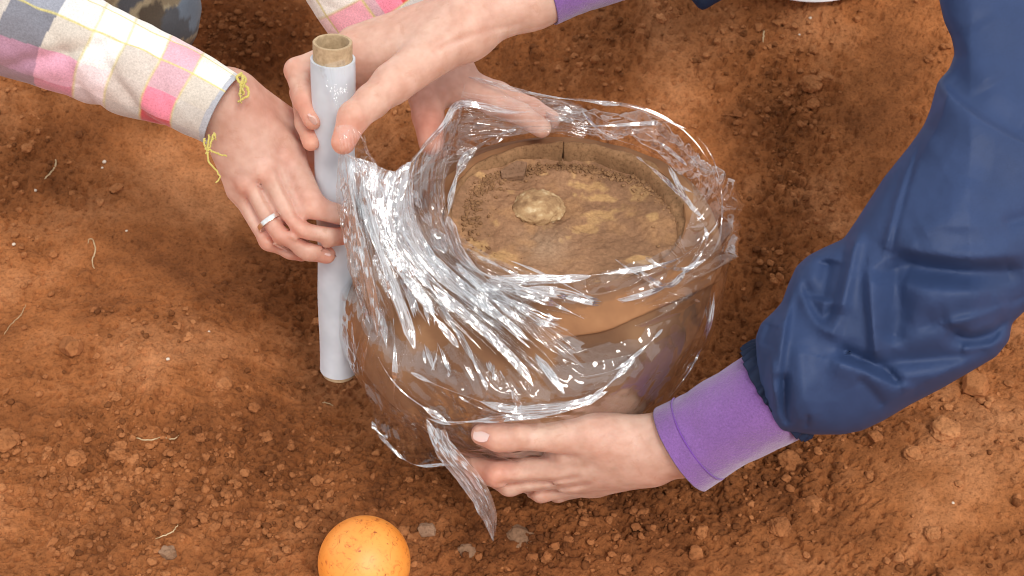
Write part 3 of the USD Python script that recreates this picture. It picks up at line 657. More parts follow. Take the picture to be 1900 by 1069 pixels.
# --- the person in the plaid shirt
pa = thing('person', 'person in a pink, grey and cream plaid flannel shirt, steadying film roll and pot', 'person')
REACH_A, REACH_B = .969, .934
REACH = REACH_A
a_core = [C((300, 150, 1.10), .027, (414, 192, 1.113), .0205), C((424, 172, 1.112), .0175, (536, 288, 1.132), .0118), C((420, 185, 1.112), .019, (502, 316, 1.124), .0122),
          C((412, 205, 1.114), .018, (468, 338, 1.127), .0115), C((408, 218, 1.118), .016, (446, 350, 1.138), .0105), C((445, 180, 1.128), .017, (552, 245, 1.155), .0125)]
a_fing = [CH((536, 288, 1.132, .0118), (582, 384, 1.120, .0104), (622, 400, 1.128, .0092), (646, 404, 1.140, .0080)),
          CH((502, 316, 1.124, .0120), (556, 424, 1.117, .0102), (606, 438, 1.126, .0090), (632, 438, 1.139, .0080)),
          CH((468, 338, 1.127, .0112), (522, 437, 1.123, .0096), (574, 464, 1.130, .0086), (606, 473, 1.140, .0076)),
          CH((446, 350, 1.138, .0100), (500, 446, 1.138, .0084), (540, 464, 1.146, .0074), (560, 471, 1.152, .0066)),
          CH((548, 240, 1.155, .0128), (592, 300, 1.200, .0110), (622, 350, 1.205, .0098))]
a_bump = [(P(527, 292, 1.122), .0058), (P(485, 320, 1.113), .0062), (P(455, 342, 1.118), .0056)]
a_line = [([(512, 306), (522, 336), (542, 376), (556, 404), (580, 414), (640, 418)], 5.5, .0040), ([(476, 330), (492, 366), (516, 404), (542, 430), (570, 449), (612, 452)], 5.5, .0038), ([(452, 350), (468, 392), (490, 430), (516, 452), (552, 468)], 5, .0030),
          ([(470, 250), (486, 285), (496, 300)], 8, .0008), ([(500, 235), (520, 270), (530, 285)], 8, .0006), ([(566, 380), (588, 396)], 2.2, .0004), ([(600, 380), (603, 410)], 2.0, .0005), ([(588, 424), (586, 446)], 2.0, .0004)]
mA1 = limb_mesh(a_core, a_fing, bumps=a_bump, lines=a_line)
REACH = 1.0
b_core = [C((690, 0, 1.20), .026, (775, 105, 1.205), .021), C((772, 105, 1.205), .022, (838, 140, 1.205), .019), C((775, 120, 1.20), .020, (800, 170, 1.20), .018), C((838, 140, 1.207), .019, (862, 168, 1.207), .014)]
b_fing = [CH((855, 158, 1.205, .0135), (915, 190, 1.198, .0112), (965, 212, 1.190, .0098), (1005, 238, 1.184, .0085)),
          CH((850, 150, 1.215, .0130), (925, 175, 1.212, .0108), (985, 202, 1.208, .0096), (1022, 222, 1.202, .0085)),
          CH((790, 165, 1.198, .0170), (794, 215, 1.188, .0135), (800, 265, 1.176, .0110))]
mA2 = limb_mesh(b_core, b_fing)
mA = trimesh.util.concatenate([mA1, mA2])
spots = [(q[0], .013, .7) for ch in a_fing[:4] for q in ch[1:2]] + [(ch[-1][0], .014, .95) for ch in a_fing[:4]] + [(p, .010, .5) for p, _ in a_bump] + [(P(795, 235, 1.175), .03, .8)]
obj('body', mA, 'skin', pa, tint=skin_tint(mA, SK_A, spots), label='bare hands, one on the film roll and one behind the pot')
REACH = REACH_A
nail(pa, (609, 472, 1.1335), (618, 474, 1.1365), -FWD + .2*UPV, .008, .007)

def plaid(s, th, r0=1.0):
    edges = np.array([-1, .005, .031, .058, .086, .110, .138, .170, .200, .228, .255, .285, 9])
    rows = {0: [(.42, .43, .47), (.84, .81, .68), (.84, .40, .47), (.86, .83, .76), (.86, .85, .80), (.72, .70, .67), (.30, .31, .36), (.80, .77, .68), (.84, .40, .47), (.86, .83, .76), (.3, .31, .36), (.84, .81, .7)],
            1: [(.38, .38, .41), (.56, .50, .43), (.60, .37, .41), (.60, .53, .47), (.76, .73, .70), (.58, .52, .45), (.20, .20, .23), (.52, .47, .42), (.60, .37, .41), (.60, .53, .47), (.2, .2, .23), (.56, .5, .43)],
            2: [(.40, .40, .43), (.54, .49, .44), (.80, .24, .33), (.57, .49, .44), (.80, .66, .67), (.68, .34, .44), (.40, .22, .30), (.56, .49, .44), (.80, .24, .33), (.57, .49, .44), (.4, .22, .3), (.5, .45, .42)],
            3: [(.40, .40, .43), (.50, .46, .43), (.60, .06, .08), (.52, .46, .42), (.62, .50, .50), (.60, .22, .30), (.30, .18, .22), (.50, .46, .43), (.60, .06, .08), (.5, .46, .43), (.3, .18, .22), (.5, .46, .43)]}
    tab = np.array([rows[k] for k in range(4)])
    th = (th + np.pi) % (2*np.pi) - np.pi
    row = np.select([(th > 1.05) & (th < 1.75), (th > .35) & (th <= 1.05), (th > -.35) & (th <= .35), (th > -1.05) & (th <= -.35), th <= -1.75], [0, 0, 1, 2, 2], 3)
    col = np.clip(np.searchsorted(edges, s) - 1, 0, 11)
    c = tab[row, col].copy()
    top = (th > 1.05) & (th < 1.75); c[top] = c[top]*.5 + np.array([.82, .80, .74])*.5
    yel = np.array([.62, .53, .17])
    def line(dist, w, a):
        k = (a*np.clip(1.5 - np.abs(dist)/w, 0, 1))[:, None]; return c*(1-k) + yel*k
    for t0 in (.35, 1.05, -1.75, 2.45): c = line((th - t0)*r0, .0009, .85)
    for e in (.031, .058, .086, .110, .200): c = line(s - e, .0009, .55)
    return c

def wrinkle(amp, seed, dens=4):
    return lambda U, T: amp*(fb(np.stack([U*dens + .25*np.sin(T*2+seed), np.cos(T)*1.2, np.sin(T)*1.2], -1), 3, seed) + .5*np.abs(fb(np.stack([U*dens*1.6 + .8*np.cos(T-1), np.cos(T)*.8+3, np.sin(T)*.8], -1), 2, seed+7)))
ctrl = PL([(417, 206, 1.098), (300, 150, 1.093), (150, 88, 1.08), (-40, 8, 1.065), (-300, -100, 1.05), (-420, -260, 1.06)])
def pw(U, T):
    w = wrinkle(.0030, 5, 9)(U, T)
    for u0, t0, k, a, wd in [(.20, -.5, .10, .0045, .022), (.30, -.2, -.12, .005, .025), (.40, .5, .10, .004, .022), (.14, .2, .05, .0025, .018), (.52, -.3, .1, .005, .03), (.26, -1.1, .06, .004, .02)]:
        w = w - a*np.exp(-((U - u0 - k*(T_(T)-t0))/wd)**2)*np.exp(-((T_(T)-t0)/.9)**2)
    return w*np.clip(.25+U*8, 0, 1)
T_ = lambda T: (T + np.pi) % (2*np.pi) - np.pi
m, U, TT = tube(ctrl, [.0305, .036, .0415, .046, .050, .053, .055], 420, 300, pw, ends=.0022)
slen = np.linalg.norm(np.diff(spline(ctrl, 400), axis=0), axis=1).sum()
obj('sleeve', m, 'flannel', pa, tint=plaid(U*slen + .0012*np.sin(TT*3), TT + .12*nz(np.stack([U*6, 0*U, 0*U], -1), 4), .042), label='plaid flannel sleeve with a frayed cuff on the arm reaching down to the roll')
REACH = 1.0
ctrl2 = PL([(752, 82, 1.195), (706, 18, 1.188), (660, -60, 1.175), (600, -200, 1.15), (420, -420, 1.12)])
m, U, TT = tube(ctrl2, [.047, .050, .054, .057, .06], 220, 240, lambda U, T: wrinkle(.004, 15, 5)(U, T)*np.clip(.3+U*6, 0, 1), ends=.0022)
s2 = np.linalg.norm(np.diff(spline(ctrl2, 400), axis=0), axis=1).sum()
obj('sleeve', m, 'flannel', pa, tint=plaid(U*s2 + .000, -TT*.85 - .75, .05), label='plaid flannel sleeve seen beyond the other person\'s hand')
REACH = REACH_A
def threads(parent, name, lst, r):
    parts = []
    for l in lst:
        c = spline(PL(l), 34); c = c + .0007*np.stack([nz(np.stack([np.arange(34)*.5, np.full(34, 9.1*k), np.full(34, l[0][0])], -1), k) for k in range(3)], -1)
        parts.append(tube(c, [r, r, r*.8], 34, 6)[0])
    return [obj(name, q, 'yellow_thread', parent) for q in parts]
threads(pa, 'loose_thread', [[(388, 250, 1.073), (384, 275, 1.072), (388, 300, 1.073), (404, 318, 1.075), (408, 330, 1.076), (400, 340, 1.076)], [(396, 248, 1.072), (390, 270, 1.070), (383, 285, 1.072)], [(386, 278, 1.071), (402, 284, 1.072), (420, 290, 1.074)], [(380, 258, 1.074), (380, 272, 1.073), (386, 284, 1.072)]], .0008)
rg = np.random.default_rng(3)
fr_ = []
for k in range(16):
    t = k/15; a0 = np.array([452-70*t**1.2+4, 150+112*t, 1.078 - .012*math.sin(t*3.1)]); fr_.append([tuple(a0), tuple(a0 + [rg.uniform(-4, 5), rg.uniform(3, 10), -.001]), tuple(a0 + [rg.uniform(-6, 4), rg.uniform(10, 20), .001])])
threads(pa, 'loose_thread', fr_[:4] + fr_[13:], .0006)
threads(pa, 'frayed_edge', [[(445, 140, 1.084), (450, 150, 1.080), (447, 162, 1.078), (452, 172, 1.077)], [(442, 138, 1.084), (455, 147, 1.082), (450, 160, 1.079), (446, 180, 1.076)], [(448, 136, 1.084), (443, 150, 1.079), (453, 158, 1.079), (440, 190, 1.075)]], .0012)
# ring on the ring finger
c0, c1 = P(490, 390, 1.1245), P(516, 427, 1.1225); ax_ = (c1-c0)/np.linalg.norm(c1-c0); ctr = P(503, 411, 1.1243)
e1 = np.cross(ax_, FWD); e1 /= np.linalg.norm(e1); e2 = np.cross(ax_, e1)
tt = np.arange(64)/64*2*np.pi; prof = [(.0110, -.0021), (.0117, -.0018), (.0119, 0), (.0117, .0018), (.0110, .0021), (.0104, .0)]
rv = np.stack([ctr + (np.cos(tt)[:, None]*e1 + np.sin(tt)[:, None]*e2)*r + ax_*z for r, z in prof], 1)
q = []
for i in range(64):
    for j in range(6): q.append([i*6+j, i*6+(j+1) % 6, (i+1) % 64*6+(j+1) % 6, (i+1) % 64*6+j])
m = trimesh.Trimesh(*(lambda v, f: (v, np.vstack([f[:, [0, 1, 2]], f[:, [0, 2, 3]]])))(rv.reshape(-1, 3), np.array(q)), process=False); m.fix_normals()
obj('ring', m, 'silver', pa, smooth=40, label='plain silver ring')
# knee in camouflage trousers
REACH = 1.0
kp = np.vstack([P(120, -170, 1.25), P(282, 22, 1.30)])
lo, G = grid_for(kp, .09, .004)
Fk = cone_sdf(G, kp[0], kp[1], .078, .046) - .004*fb(G*30, 3, 3)
mk = surface_nets(Fk.astype(float), lo.astype(float), .004); trimesh.smoothing.filter_taubin(mk, iterations=5)
n1, n2_ = fb(mk.vertices*26, 2, 12), fb(mk.vertices*30, 2, 14)
ct = np.where((n1 > .12)[:, None], [.07, .075, .085], [.19, .15, .095]); ct = np.where((np.abs(n1-.12) < .05)[:, None], [.27, .23, .15], ct); ct = np.where((n2_ > .30)[:, None], [.07, .055, .04], ct); ct = np.where((n2_ < -.3)[:, None], [.12, .15, .19], ct)
obj('trouser_leg', mk, 'camouflage', pa, tint=ct, label='camouflage trouser knee')

# --- the person in the blue jacket
pb = thing('person', 'person in a blue nylon jacket over a purple top, wrapping film around the pot', 'person')
REACH = REACH_B
c_core = [C((1180, -90, 1.175), .027, (985, -8, 1.160), .0250), C((985, -8, 1.160), .0250, (872, 40, 1.147), .0225), C((868, 44, 1.147), .021, (655, 88, 1.166), .0138), C((868, 28, 1.155), .021, (660, 78, 1.180), .0125), C((865, 35, 1.160), .02, (672, 120, 1.188), .0125),
          C((868, 62, 1.147), .020, (672, 128, 1.176), .0130), C((845, 68, 1.140), .0195, (728, 155, 1.118), .0155), C((800, 85, 1.145), .018, (668, 108, 1.164), .0125)]
c_fing = [CH((652, 92, 1.167, .0125), (551, 131, 1.168, .0105), (565, 186, 1.147, .0092), (580, 224, 1.136, .0078)),
          CH((655, 105, 1.180, .012), (560, 172, 1.178, .0098), (567, 228, 1.158, .0086), (577, 264, 1.148, .0076)),
          CH((668, 130, 1.19, .0115), (590, 205, 1.196, .0092), (600, 250, 1.188, .008), (612, 262, 1.18, .007)),
          CH((680, 140, 1.198, .0105), (625, 215, 1.2, .0082), (632, 250, 1.195, .0072)),
          CH((728, 155, 1.118, .0150), (690, 188, 1.108, .0137), (656, 218, 1.099, .0125), (637, 264, 1.096, .0100))]
c_bump = [(P(656, 210, 1.092), .0078)]
c_cut = [(P(860, 95, 1.118), P(960, 60, 1.13), .004, .0016), (P(800, 115, 1.12), P(860, 96, 1.12), .004, .0014), (P(640, 238, 1.083), P(668, 250, 1.087), .0015, .0009), (P(700, 60, 1.14), P(800, 40, 1.13), .005, .0010), (P(545, 148, 1.15), P(590, 162, 1.14), .0022, .0016)]
c_line = [([(540, 142), (560, 146), (580, 153)], 2.6, .0009), ([(797, 100), (842, 79), (895, 60), (974, 45)], 6, .0013), ([(650, 228), (664, 238), (674, 252)], 2.0, .0007), ([(644, 236), (660, 246), (670, 258)], 1.8, .0005), ([(760, 90), (800, 62), (850, 40)], 9, .0007), ([(690, 150), (720, 120), (760, 100)], 8, .0008), ([(556, 232), (572, 238)], 2, .0006)]
mB1 = limb_mesh(c_core, c_fing, bumps=c_bump, lines=c_line)
c_spot = [(P(575, 200, 1.13), .02, .9)]
REACH = 1.0
d_core = [C((1440, 730, 1.068), .030, (1262, 822, 1.096), .0245), C((1262, 822, 1.096), .0235, (1205, 834, 1.105), .0215), C((1205, 822, 1.102), .020, (1096, 804, 1.093), .0170), C((1205, 840, 1.108), .021, (1036, 866, 1.120), .0128), C((1205, 848, 1.114), .020, (1062, 884, 1.134), .0122), C((1205, 850, 1.122), .018, (1092, 894, 1.150), .0112), C((1200, 850, 1.128), .017, (1110, 895, 1.162), .0102),
          C((1120, 825, 1.100), .016, (1055, 842, 1.108), .0105)]
d_fing = [CH((1096, 804, 1.093, .0165), (1040, 808, 1.088, .0136), (960, 811, 1.084, .0117), (925, 811, 1.083, .0112), (894, 806, 1.086, .0088)),
          CH((1036, 866, 1.120, .0125), (922, 880, 1.126, .0104), (882, 862, 1.142, .0088), (852, 846, 1.156, .0075)),
          CH((1062, 884, 1.134, .0120), (945, 899, 1.144, .0094), (908, 882, 1.168, .0082), (890, 872, 1.18, .007)),
          CH((1092, 894, 1.150, .0110), (1004, 913, 1.160, .0086), (965, 898, 1.185, .0078)),
          CH((1110, 895, 1.162, .0100), (1035, 915, 1.175, .0075), (1000, 905, 1.19, .007))]
d_cut = [(P(1130, 800, 1.075), P(1175, 850, 1.08), .003, .0008), (P(1010, 845, 1.095), P(1090, 850, 1.088), .0035, .0022), (P(985, 893, 1.115), P(1090, 878, 1.108), .0028, .0020), (P(1000, 905, 1.135), P(1110, 888, 1.12), .0028, .0018)]
d_cut += [(P(957, 798, 1.073), P(962, 830, 1.077), .0012, .0007), (P(968, 797, 1.072), P(973, 830, 1.077), .0010, .0005), (P(1005, 848, 1.10), P(925, 858, 1.112), .003, .0012), (P(915, 862, 1.118), P(925, 895, 1.118), .0014, .0006)]
d_bump = [(P(922, 878, 1.1185), .0062), (P(962, 806, 1.0765), .0062)]
d_line = [([(915, 899), (967, 894), (1020, 893), (1075, 884)], 4.5, .0026), ([(960, 919), (999, 911), (1051, 905), (1100, 896)], 4.5, .0026), ([(950, 842), (980, 839), (1003, 845), (1030, 856)], 4.5, .0022), ([(1005, 880), (1060, 868), (1110, 862)], 8, .0009),
          ([(957, 792), (961, 812), (960, 832)], 1.8, .0005), ([(968, 792), (973, 812), (972, 832)], 1.6, .0004), ([(1135, 800), (1112, 825), (1108, 845)], 2, .0005), ([(1188, 790), (1178, 830), (1186, 868)], 2, .0004), ([(914, 862), (922, 880), (920, 896)], 2, .0006), ([(1140, 790), (1120, 815)], 2, .0004)]
mB2 = limb_mesh(d_core, d_fing, bumps=d_bump, lines=d_line)
mB = trimesh.util.concatenate([mB1, mB2])
spots = [(ch[k][0], .014, a) for ch in (c_fing[:4] + d_fing[1:]) for k, a in ((1, .55), (-1, 1.0))] + [(c_fing[4][-1][0], .016, .9), (d_fing[0][-1][0], .016, .7), c_spot[0], (P(905, 880, 1.12), .025, .8)]
obj('body', mB, 'skin', pb, tint=skin_tint(mB, SK_B, spots), label='bare hands, one gripping the roll and one under the pot')
nail(pb, (894, 806, 1.0770), (874, 802, 1.0810), -FWD + .55*UPV, .0142, .0122)
REACH = REACH_B
nail(pb, (578, 222, 1.1275), (583, 234, 1.133), -FWD - .9*RGT, .010, .008)
# purple cuffs
REACH = 1.0
cp = PL([(1262, 833, 1.099), (1340, 787, 1.085), (1420, 741, 1.070), (1500, 700, 1.058)])
m, U, TT = tube(cp, [.0378, .0362, .0370, .0385, .026], 160, 220, lambda U, T: wrinkle(.0022, 25, 3)(U, T) + .0003*np.exp(-((U-.135)/.03)**2) - .0005*np.exp(-((U-.155)/.008)**2), ends=.0024)
cuff = obj('purple_cuff', m, 'purple_fleece', pb, label='purple cuff on the wrist below the pot')
cc = spline(cp, 160); t_, n_, b_ = frames(cc); k0 = 24
st = [cc[k0] + .0371*(n_[k0]*math.cos(a) + b_[k0]*math.sin(a)) for a in np.linspace(-1.7, 1.5, 60)]
dash = [tube(np.array(st[i:i+2]), [.0007, .0007], 3, 6)[0] for i in range(0, 59)]
obj('stitched_seam', trimesh.util.concatenate(dash), 'stitching', cuff)
REACH = REACH_B
cp2 = PL([(1006, -17, 1.163), (1100, -55, 1.17), (1250, -110, 1.19)])
m, U, TT = tube(cp2, [.0305, .0315, .034, .036], 100, 160, wrinkle(.002, 35, 4), ends=.0022)
obj('purple_cuff', m, 'purple_fleece', pb, label='purple cuff at the top edge of the picture')
m, U, TT = tube(PL([(1180, -85, 1.18), (1300, -130, 1.20), (1420, -220, 1.24), (1480, -360, 1.30)]), [.036, .046, .055, .062], 120, 160, wrinkle(.005, 41, 5), ends=.003)
obj('blue_sleeve', m, 'navy_nylon', pb, label='blue jacket sleeve of the arm holding the roll')
# blue sleeve
REACH = 1.0
OUT = [(1404, 655), (1402, 628), (1412, 600), (1436, 578), (1452, 560), (1462, 530), (1478, 494), (1500, 474), (1532, 458), (1566, 443), (1590, 408), (1640, 330), (1690, 268), (1715, 232), (1726, 205), (1740, 152), (1762, 128), (1772, 100), (1766, 70), (1752, 40), (1743, 0), (1735, -120), (1760, -200),
       (2060, -200), (2080, 100), (2060, 380), (1985, 520), (1900, 578), (1877, 600), (1872, 632), (1848, 662), (1800, 690), (1745, 722), (1690, 750), (1640, 780), (1600, 799), (1560, 807), (1500, 806), (1450, 800), (1432, 780), (1416, 740), (1407, 700)]
def zs_(X, Y):
    t = np.clip(((X-1410)*.86 - (Y-720)*.5)/620, -.2, 1.6)
    return 1.062 - .018*np.exp(-(t/.16)**2) - .055*np.clip(t, -.2, .8) + .10*np.clip((420-Y)/600, 0, 1.2) + .03*np.clip((X-1800)/200, 0, 2)
SP = [([(1738, 150), (1772, 186), (1830, 228), (1905, 268), (1990, 300)], .016, 5, 80), ([(1742, 130), (1780, 168), (1836, 212), (1915, 250)], -.006, 40, 14),
      ([(1708, 262), (1668, 400), (1650, 480)], -.003, 7, 7), ([(1700, 275), (1658, 405), (1640, 480)], .003, 20, 8),
      ([(1572, 446), (1560, 510), (1545, 570), (1528, 592), (1505, 560), (1490, 510)], -.008, 14, 14), ([(1540, 480), (1525, 560)], -.012, 22, 22), ([(1590, 430), (1574, 500), (1556, 585)], .010, 14, 26), ([(1480, 505), (1500, 570), (1530, 610), (1565, 625)], .006, 24, 12),
      ([(1612, 500), (1618, 580), (1626, 672)], .009, 22, 9), ([(1650, 480), (1670, 560), (1650, 640)], -.009, 26, 26),
      ([(1552, 646), (1590, 662), (1640, 684), (1672, 722)], -.009, 12, 14), ([(1540, 668), (1600, 690), (1660, 716), (1700, 722)], .008, 12, 30), ([(1626, 672), (1690, 668), (1760, 662), (1850, 645)], -.008, 24, 16), ([(1640, 700), (1720, 700), (1800, 675)], .004, 16, 20),
      ([(1664, 474), (1700, 492), (1745, 500), (1820, 505), (1900, 500)], -.012, 16, 30), ([(1660, 455), (1720, 470), (1800, 478), (1900, 470)], .006, 26, 14), ([(1660, 530), (1740, 540), (1840, 545)], .007, 20, 40),
      ([(1760, 612), (1800, 628), (1840, 618), (1872, 590)], -.013, 10, 18), ([(1750, 600), (1800, 590), (1872, 560)], .006, 26, 12), ([(1780, 648), (1830, 645), (1868, 632)], .006, 12, 16), ([(1700, 610), (1760, 590), (1850, 566), (1920, 545)], -.005, 20, 14),
      ([(1452, 690), (1455, 740), (1462, 796)], -.010, 10, 18), ([(1432, 660), (1434, 720), (1448, 790)], .005, 10, 10), ([(1478, 500), (1458, 590), (1446, 680), (1444, 760)], .010, 9, 26), ([(1430, 600), (1412, 640)], -.009, 16, 16), ([(1480, 640), (1490, 720), (1510, 790)], .005, 22, 30),
      ([(1495, 794), (1500, 770)], -.004, 5, 5), ([(1640, 756), (1610, 720), (1590, 700)], -.004, 12, 12), ([(1860, 420), (1900, 405), (1960, 380)], -.006, 18, 18), ([(1780, 60), (1840, 160)], .004, 40, 40), ([(1800, 330), (1760, 400), (1700, 440)], .004, 40, 40)]
base = lambda X, Y: .0016*crumple(np.stack([X, Y, 0*X], -1)*.00045, 5, .045) + .0006*crumple(np.stack([X, Y, 0*X], -1)*.00045, 8, .018) + .0022*n2(X/120, Y/120, 3, 2) + .0008*(1-np.abs(n2(X/70+2, Y/70, 5, 2))*2) + .0003*n2(X/14, Y/14, 6, 2)
ms = inflate(OUT, zs_, .060, .80, folds(SP, base), step=3.2, dz=.0026)
trimesh.smoothing.filter_taubin(ms, iterations=2)
obj('blue_sleeve', ms, 'navy_nylon', pb, label='blue nylon jacket sleeve, bunched up at the elbow')
ce = PL([(1437, 730, 1.0690), (1450, 722, 1.067), (1466, 713, 1.065), (1490, 700, 1.062)])
m, U, TT = tube(ce, [.0432, .0425, .0400, .034, .030], 60, 400, lambda U, T: .0016*np.sin(T*27 + 2.2*np.sin(T*5) + U*2)*np.clip(1.3-U, 0, 1) + .0012*nz(np.stack([np.cos(T)*5, np.sin(T)*5, U*3], -1), 4), ends=.003)
obj('elastic_cuff', m, 'navy_elastic', pb, label='gathered dark elastic hem of the blue sleeve')
mj = inflate([(1215, -330), (1222, -160), (1262, -40), (1283, 0), (1297, 17), (1304, 21), (1325, 8), (1347, -4), (1440, -65), (1760, -200), (1760, -420), (1400, -480)], lambda X, Y: 1.24 + 0*X, .012, .8, lambda X, Y: .002*n2(X/20, Y/20, 2), step=3)
obj('jacket_hem', mj, 'navy_elastic', pb, label='dark navy corner of the jacket hem')

# white dish at the top edge
pc = on_ground(1512, 9)
pr = [(0, .006), (.07, .005), (.105, .012), (.13, .020), (.133, .022), (.131, .0235), (.104, .016), (.07, .009), (0, .0095)]
dm = trimesh.creation.revolve(np.array(pr), sections=96); dm.fix_normals()
slope = max(math.atan2(ground_z(pc[0]+dx, pc[1]+dy) - pc[2], dy) for dx in (-.12, 0, .12) for dy in (.12, .2, .26))
dm.apply_translation([0, .133, -.022]); dm.apply_transform(trimesh.transformations.rotation_matrix(slope+.04, [1, 0, 0])); dm.apply_translation(P(1512, 4, proj(pc)[2] - .02))
obj('dish', dm, 'white_glaze', smooth=40, label='white dish lying on the soil at the top edge', category='dish')
# orange ball
gp = on_ground(676, 1085)
bm = trimesh.creation.icosphere(5, .0372); bm.vertices *= [1, 1, 1.03]; bc = P(676, 1044, 1.105)
bx = UsdGeom.Xform.Define(stage, numbered('/World/orange_ball')); bx.AddTranslateOp().Set(Gf.Vec3d(*map(float, bc)))
tag(bx.GetPrim(), 'orange ball with specks of dirt lying on the soil in front', 'ball')
obj('shell', bm, 'orange_paint', bx.GetPrim())
# ------------------------------------------------------------------ film roll
r0, r1 = P(617, 80, 1.035), P(629, 690, 1.215)
rd = (r1-r0)/np.linalg.norm(r1-r0); rl = np.linalg.norm(r1-r0)
roll = thing('film_roll', 'white roll of clear wrapping film on a cardboard core, held upright by two hands', 'roll')
e1 = np.cross(rd, FWD); e1 /= np.linalg.norm(e1); e2 = np.cross(rd, e1)
def lathe_on(prof, nseg=96, wob=0, closed=True):
    a = np.arange(nseg)/nseg*2*np.pi; prof = np.array(prof)
    rr = prof[None, :, 0] + wob*nz(np.stack([np.cos(a)*3, np.sin(a)*3, 0*a], -1), 6)[:, None]
    v = r0 + (np.cos(a)[:, None, None]*e1 + np.sin(a)[:, None, None]*e2)*rr[..., None] + rd*prof[None, :, 1:2]
    k = len(prof); v = v.reshape(-1, 3)
    f = grid_faces(nseg, k, True)
    if closed:
        a = np.arange(nseg); f = np.vstack([f, np.stack([a*k+k-1, (a+1) % nseg*k+k-1, (a+1) % nseg*k], 1), np.stack([a*k+k-1, (a+1) % nseg*k, a*k], 1)])
    m = trimesh.Trimesh(v, f, process=False); m.fix_normals(); return m
e = .0004
obj('cardboard_core', lathe_on([(.0147, -.001), (.0150, -.0005), (.0150, rl), (.0146, rl+.0008), (.0128, rl+.0006), (.0124, rl), (.0124, 0), (.0128, -.001)], wob=.0003), 'cardboard', roll, smooth=35)
zz = np.linspace(.0128, rl-.004, 40)
pr = [(.0152, .0128)] + [(.0163 + .0005*math.sin(z*60) + .0004*math.sin(z*23+1), z) for z in zz] + [(.0152, rl-.004)]
obj('wound_film', lathe_on(pr, wob=.0002), 'rolled_film', roll, smooth=50)

# ------------------------------------------------------------------ clear film round the pot
cf = thing('wrapping_film', 'crinkled clear plastic film wrapped around the clay pot', 'plastic film')
K = np.array([705, 425])
def vnormals(V, wrap=True):
    du = (np.roll(V, -1, 0) - np.roll(V, 1, 0)) if wrap else np.gradient(V, axis=0)
    dv = np.gradient(V, axis=1)
    n = np.cross(du, dv); n /= np.linalg.norm(n, axis=-1, keepdims=True) + 1e-12
    return n
def wrap_layer(seed, off, nth=540, nt=290, flapdepth=1.0):
    th = np.arange(nth)/nth*2*np.pi; t = np.linspace(0, 1, nt)
    c, s = np.cos(th), np.sin(th)
    def bumpang(t0, w): return np.exp(-(np.angle(np.exp(1j*(th-t0)))/w)**2)
    # outer collar radius round the rim, by direction (0 right, pi/2 far side)
    rc = .112 + .022*bumpang(0, .7) + .042*bumpang(1.35, .75) + .020*bumpang(2.5, .6) + .0*bumpang(4.7, .8)
    zc = .196 + .004*np.sin(th*3+1) - .020*bumpang(4.71, .8) - .008*bumpang(5.7, .5)
    rings = []
    for z in (-.030, .01, .05, .09, .13):
        rings.append(pot_surf(th, np.full(nth, z), off + .003))
    r5 = pot_surf(th, np.full(nth, .160), off + .006)
    outr = np.stack([.046 + rc*c, -.010 + rc*.97*s, zc], -1)
    rings.append(.5*r5 + .5*(outr*[1, 1, 0] + np.array([0, 0, .165])))
    rings.append(outr)
    up = np.stack([.046 + (.6*rc+.4*.104)*c, -.010 + (.6*rc+.4*.094)*s, zc + .010 - .004*bumpang(4.71, .8)], -1); rings.append(up)
    lip = np.stack([.046 + .1015*c, -.010 + .0915*s, .209 + .002*np.sin(th*5+seed) - .005*bumpang(4.71, .9)], -1); rings.append(lip)
    R = np.stack(rings, 1)
    kt = np.array([0, .13, .27, .40, .52, .64, .76, .88, 1.0])
    V = PchipInterpolator(kt, R, axis=1)(t)
    V = V + vnormals(V)*0
    N = vnormals(V)
    out = V - np.array([.02, 0, .10]); flip = np.sign((N*out).sum(-1).mean()); N = N*flip
    px, py, _ = proj(V)
    phi = np.arctan2(py-K[1], px-K[0]); rho = np.hypot(px-K[0], py-K[1])
    T = np.broadcast_to(t, px.shape); A = np.broadcast_to(th[:, None], px.shape)
    facing = V[..., 1] < .02
    # folds running out from where the film is gathered beside the roll
    wob = .10*nz(np.stack([rho/90, phi*3, 0*phi+seed], -1), seed)
    def ridge(f, sd): return 1 - np.abs(nz(np.stack([(phi+wob)*f, rho/330, 0*phi+sd], -1), sd))*2
    fan = np.exp(-((phi-.75)/.75)**2)*np.clip((rho-20)/80, 0, 1)*np.clip((560-rho)/240, 0, 1)*facing
    ra = np.clip(ridge(9, seed+1), -.3, 1)*.0062 + np.clip(ridge(21, seed+2), -.4, 1)*.0034 + np.clip(ridge(44, seed+3), -.5, 1)*.0012
    # folds round the belly and the collar
    band = 1 - np.abs(nz(np.stack([np.cos(A)*2.2+T*3, np.sin(A)*2.2, T*38], -1), seed+4))*2
    low = np.exp(-((T-.22)/.13)**2)
    col = np.clip((T-.60)/.1, 0, 1)
    colr = 1 - np.abs(nz(np.stack([A*2.2 + 5*T, T*17 + 1.2*np.sin(A*2), 0*A], -1), seed+5))*2
    colx = 1 - np.abs(nz(np.stack([A*9 + 8*T, T*4, 0*A+3], -1), seed+6))*2
    cr = crumple(V, seed+7, .050)*.0040 + crumple(V, seed+8, .022)*.0022 + crumple(V, seed+18, .010)*.0007
    calm = np.clip(1.1 + .5*fb(V*18, 2, seed+20), .5, 1.6)
    h = ra*fan + low*(.0026*band) + col*(.0070*np.clip(colr, -.4, 1) + .0022*np.clip(colx, -.4, 1) + crumple(V, seed+9, .060)*.0070) + cr*calm*(.55 + .8*fan + .35*col) + .0042*crumple(V, seed+30, .030)*np.exp(-(((px-1240)/110)**2+((py-680)/110)**2))*facing
    h = h + .0035*(T < .7)*np.clip(fb(V*14, 2, seed+10), -.2, 1)
    V = V + N*h[..., None]
    return trimesh.Trimesh(V.reshape(-1, 3), grid_faces(nth, nt, True), process=False), V
w1, V1 = wrap_layer(101, .0035)
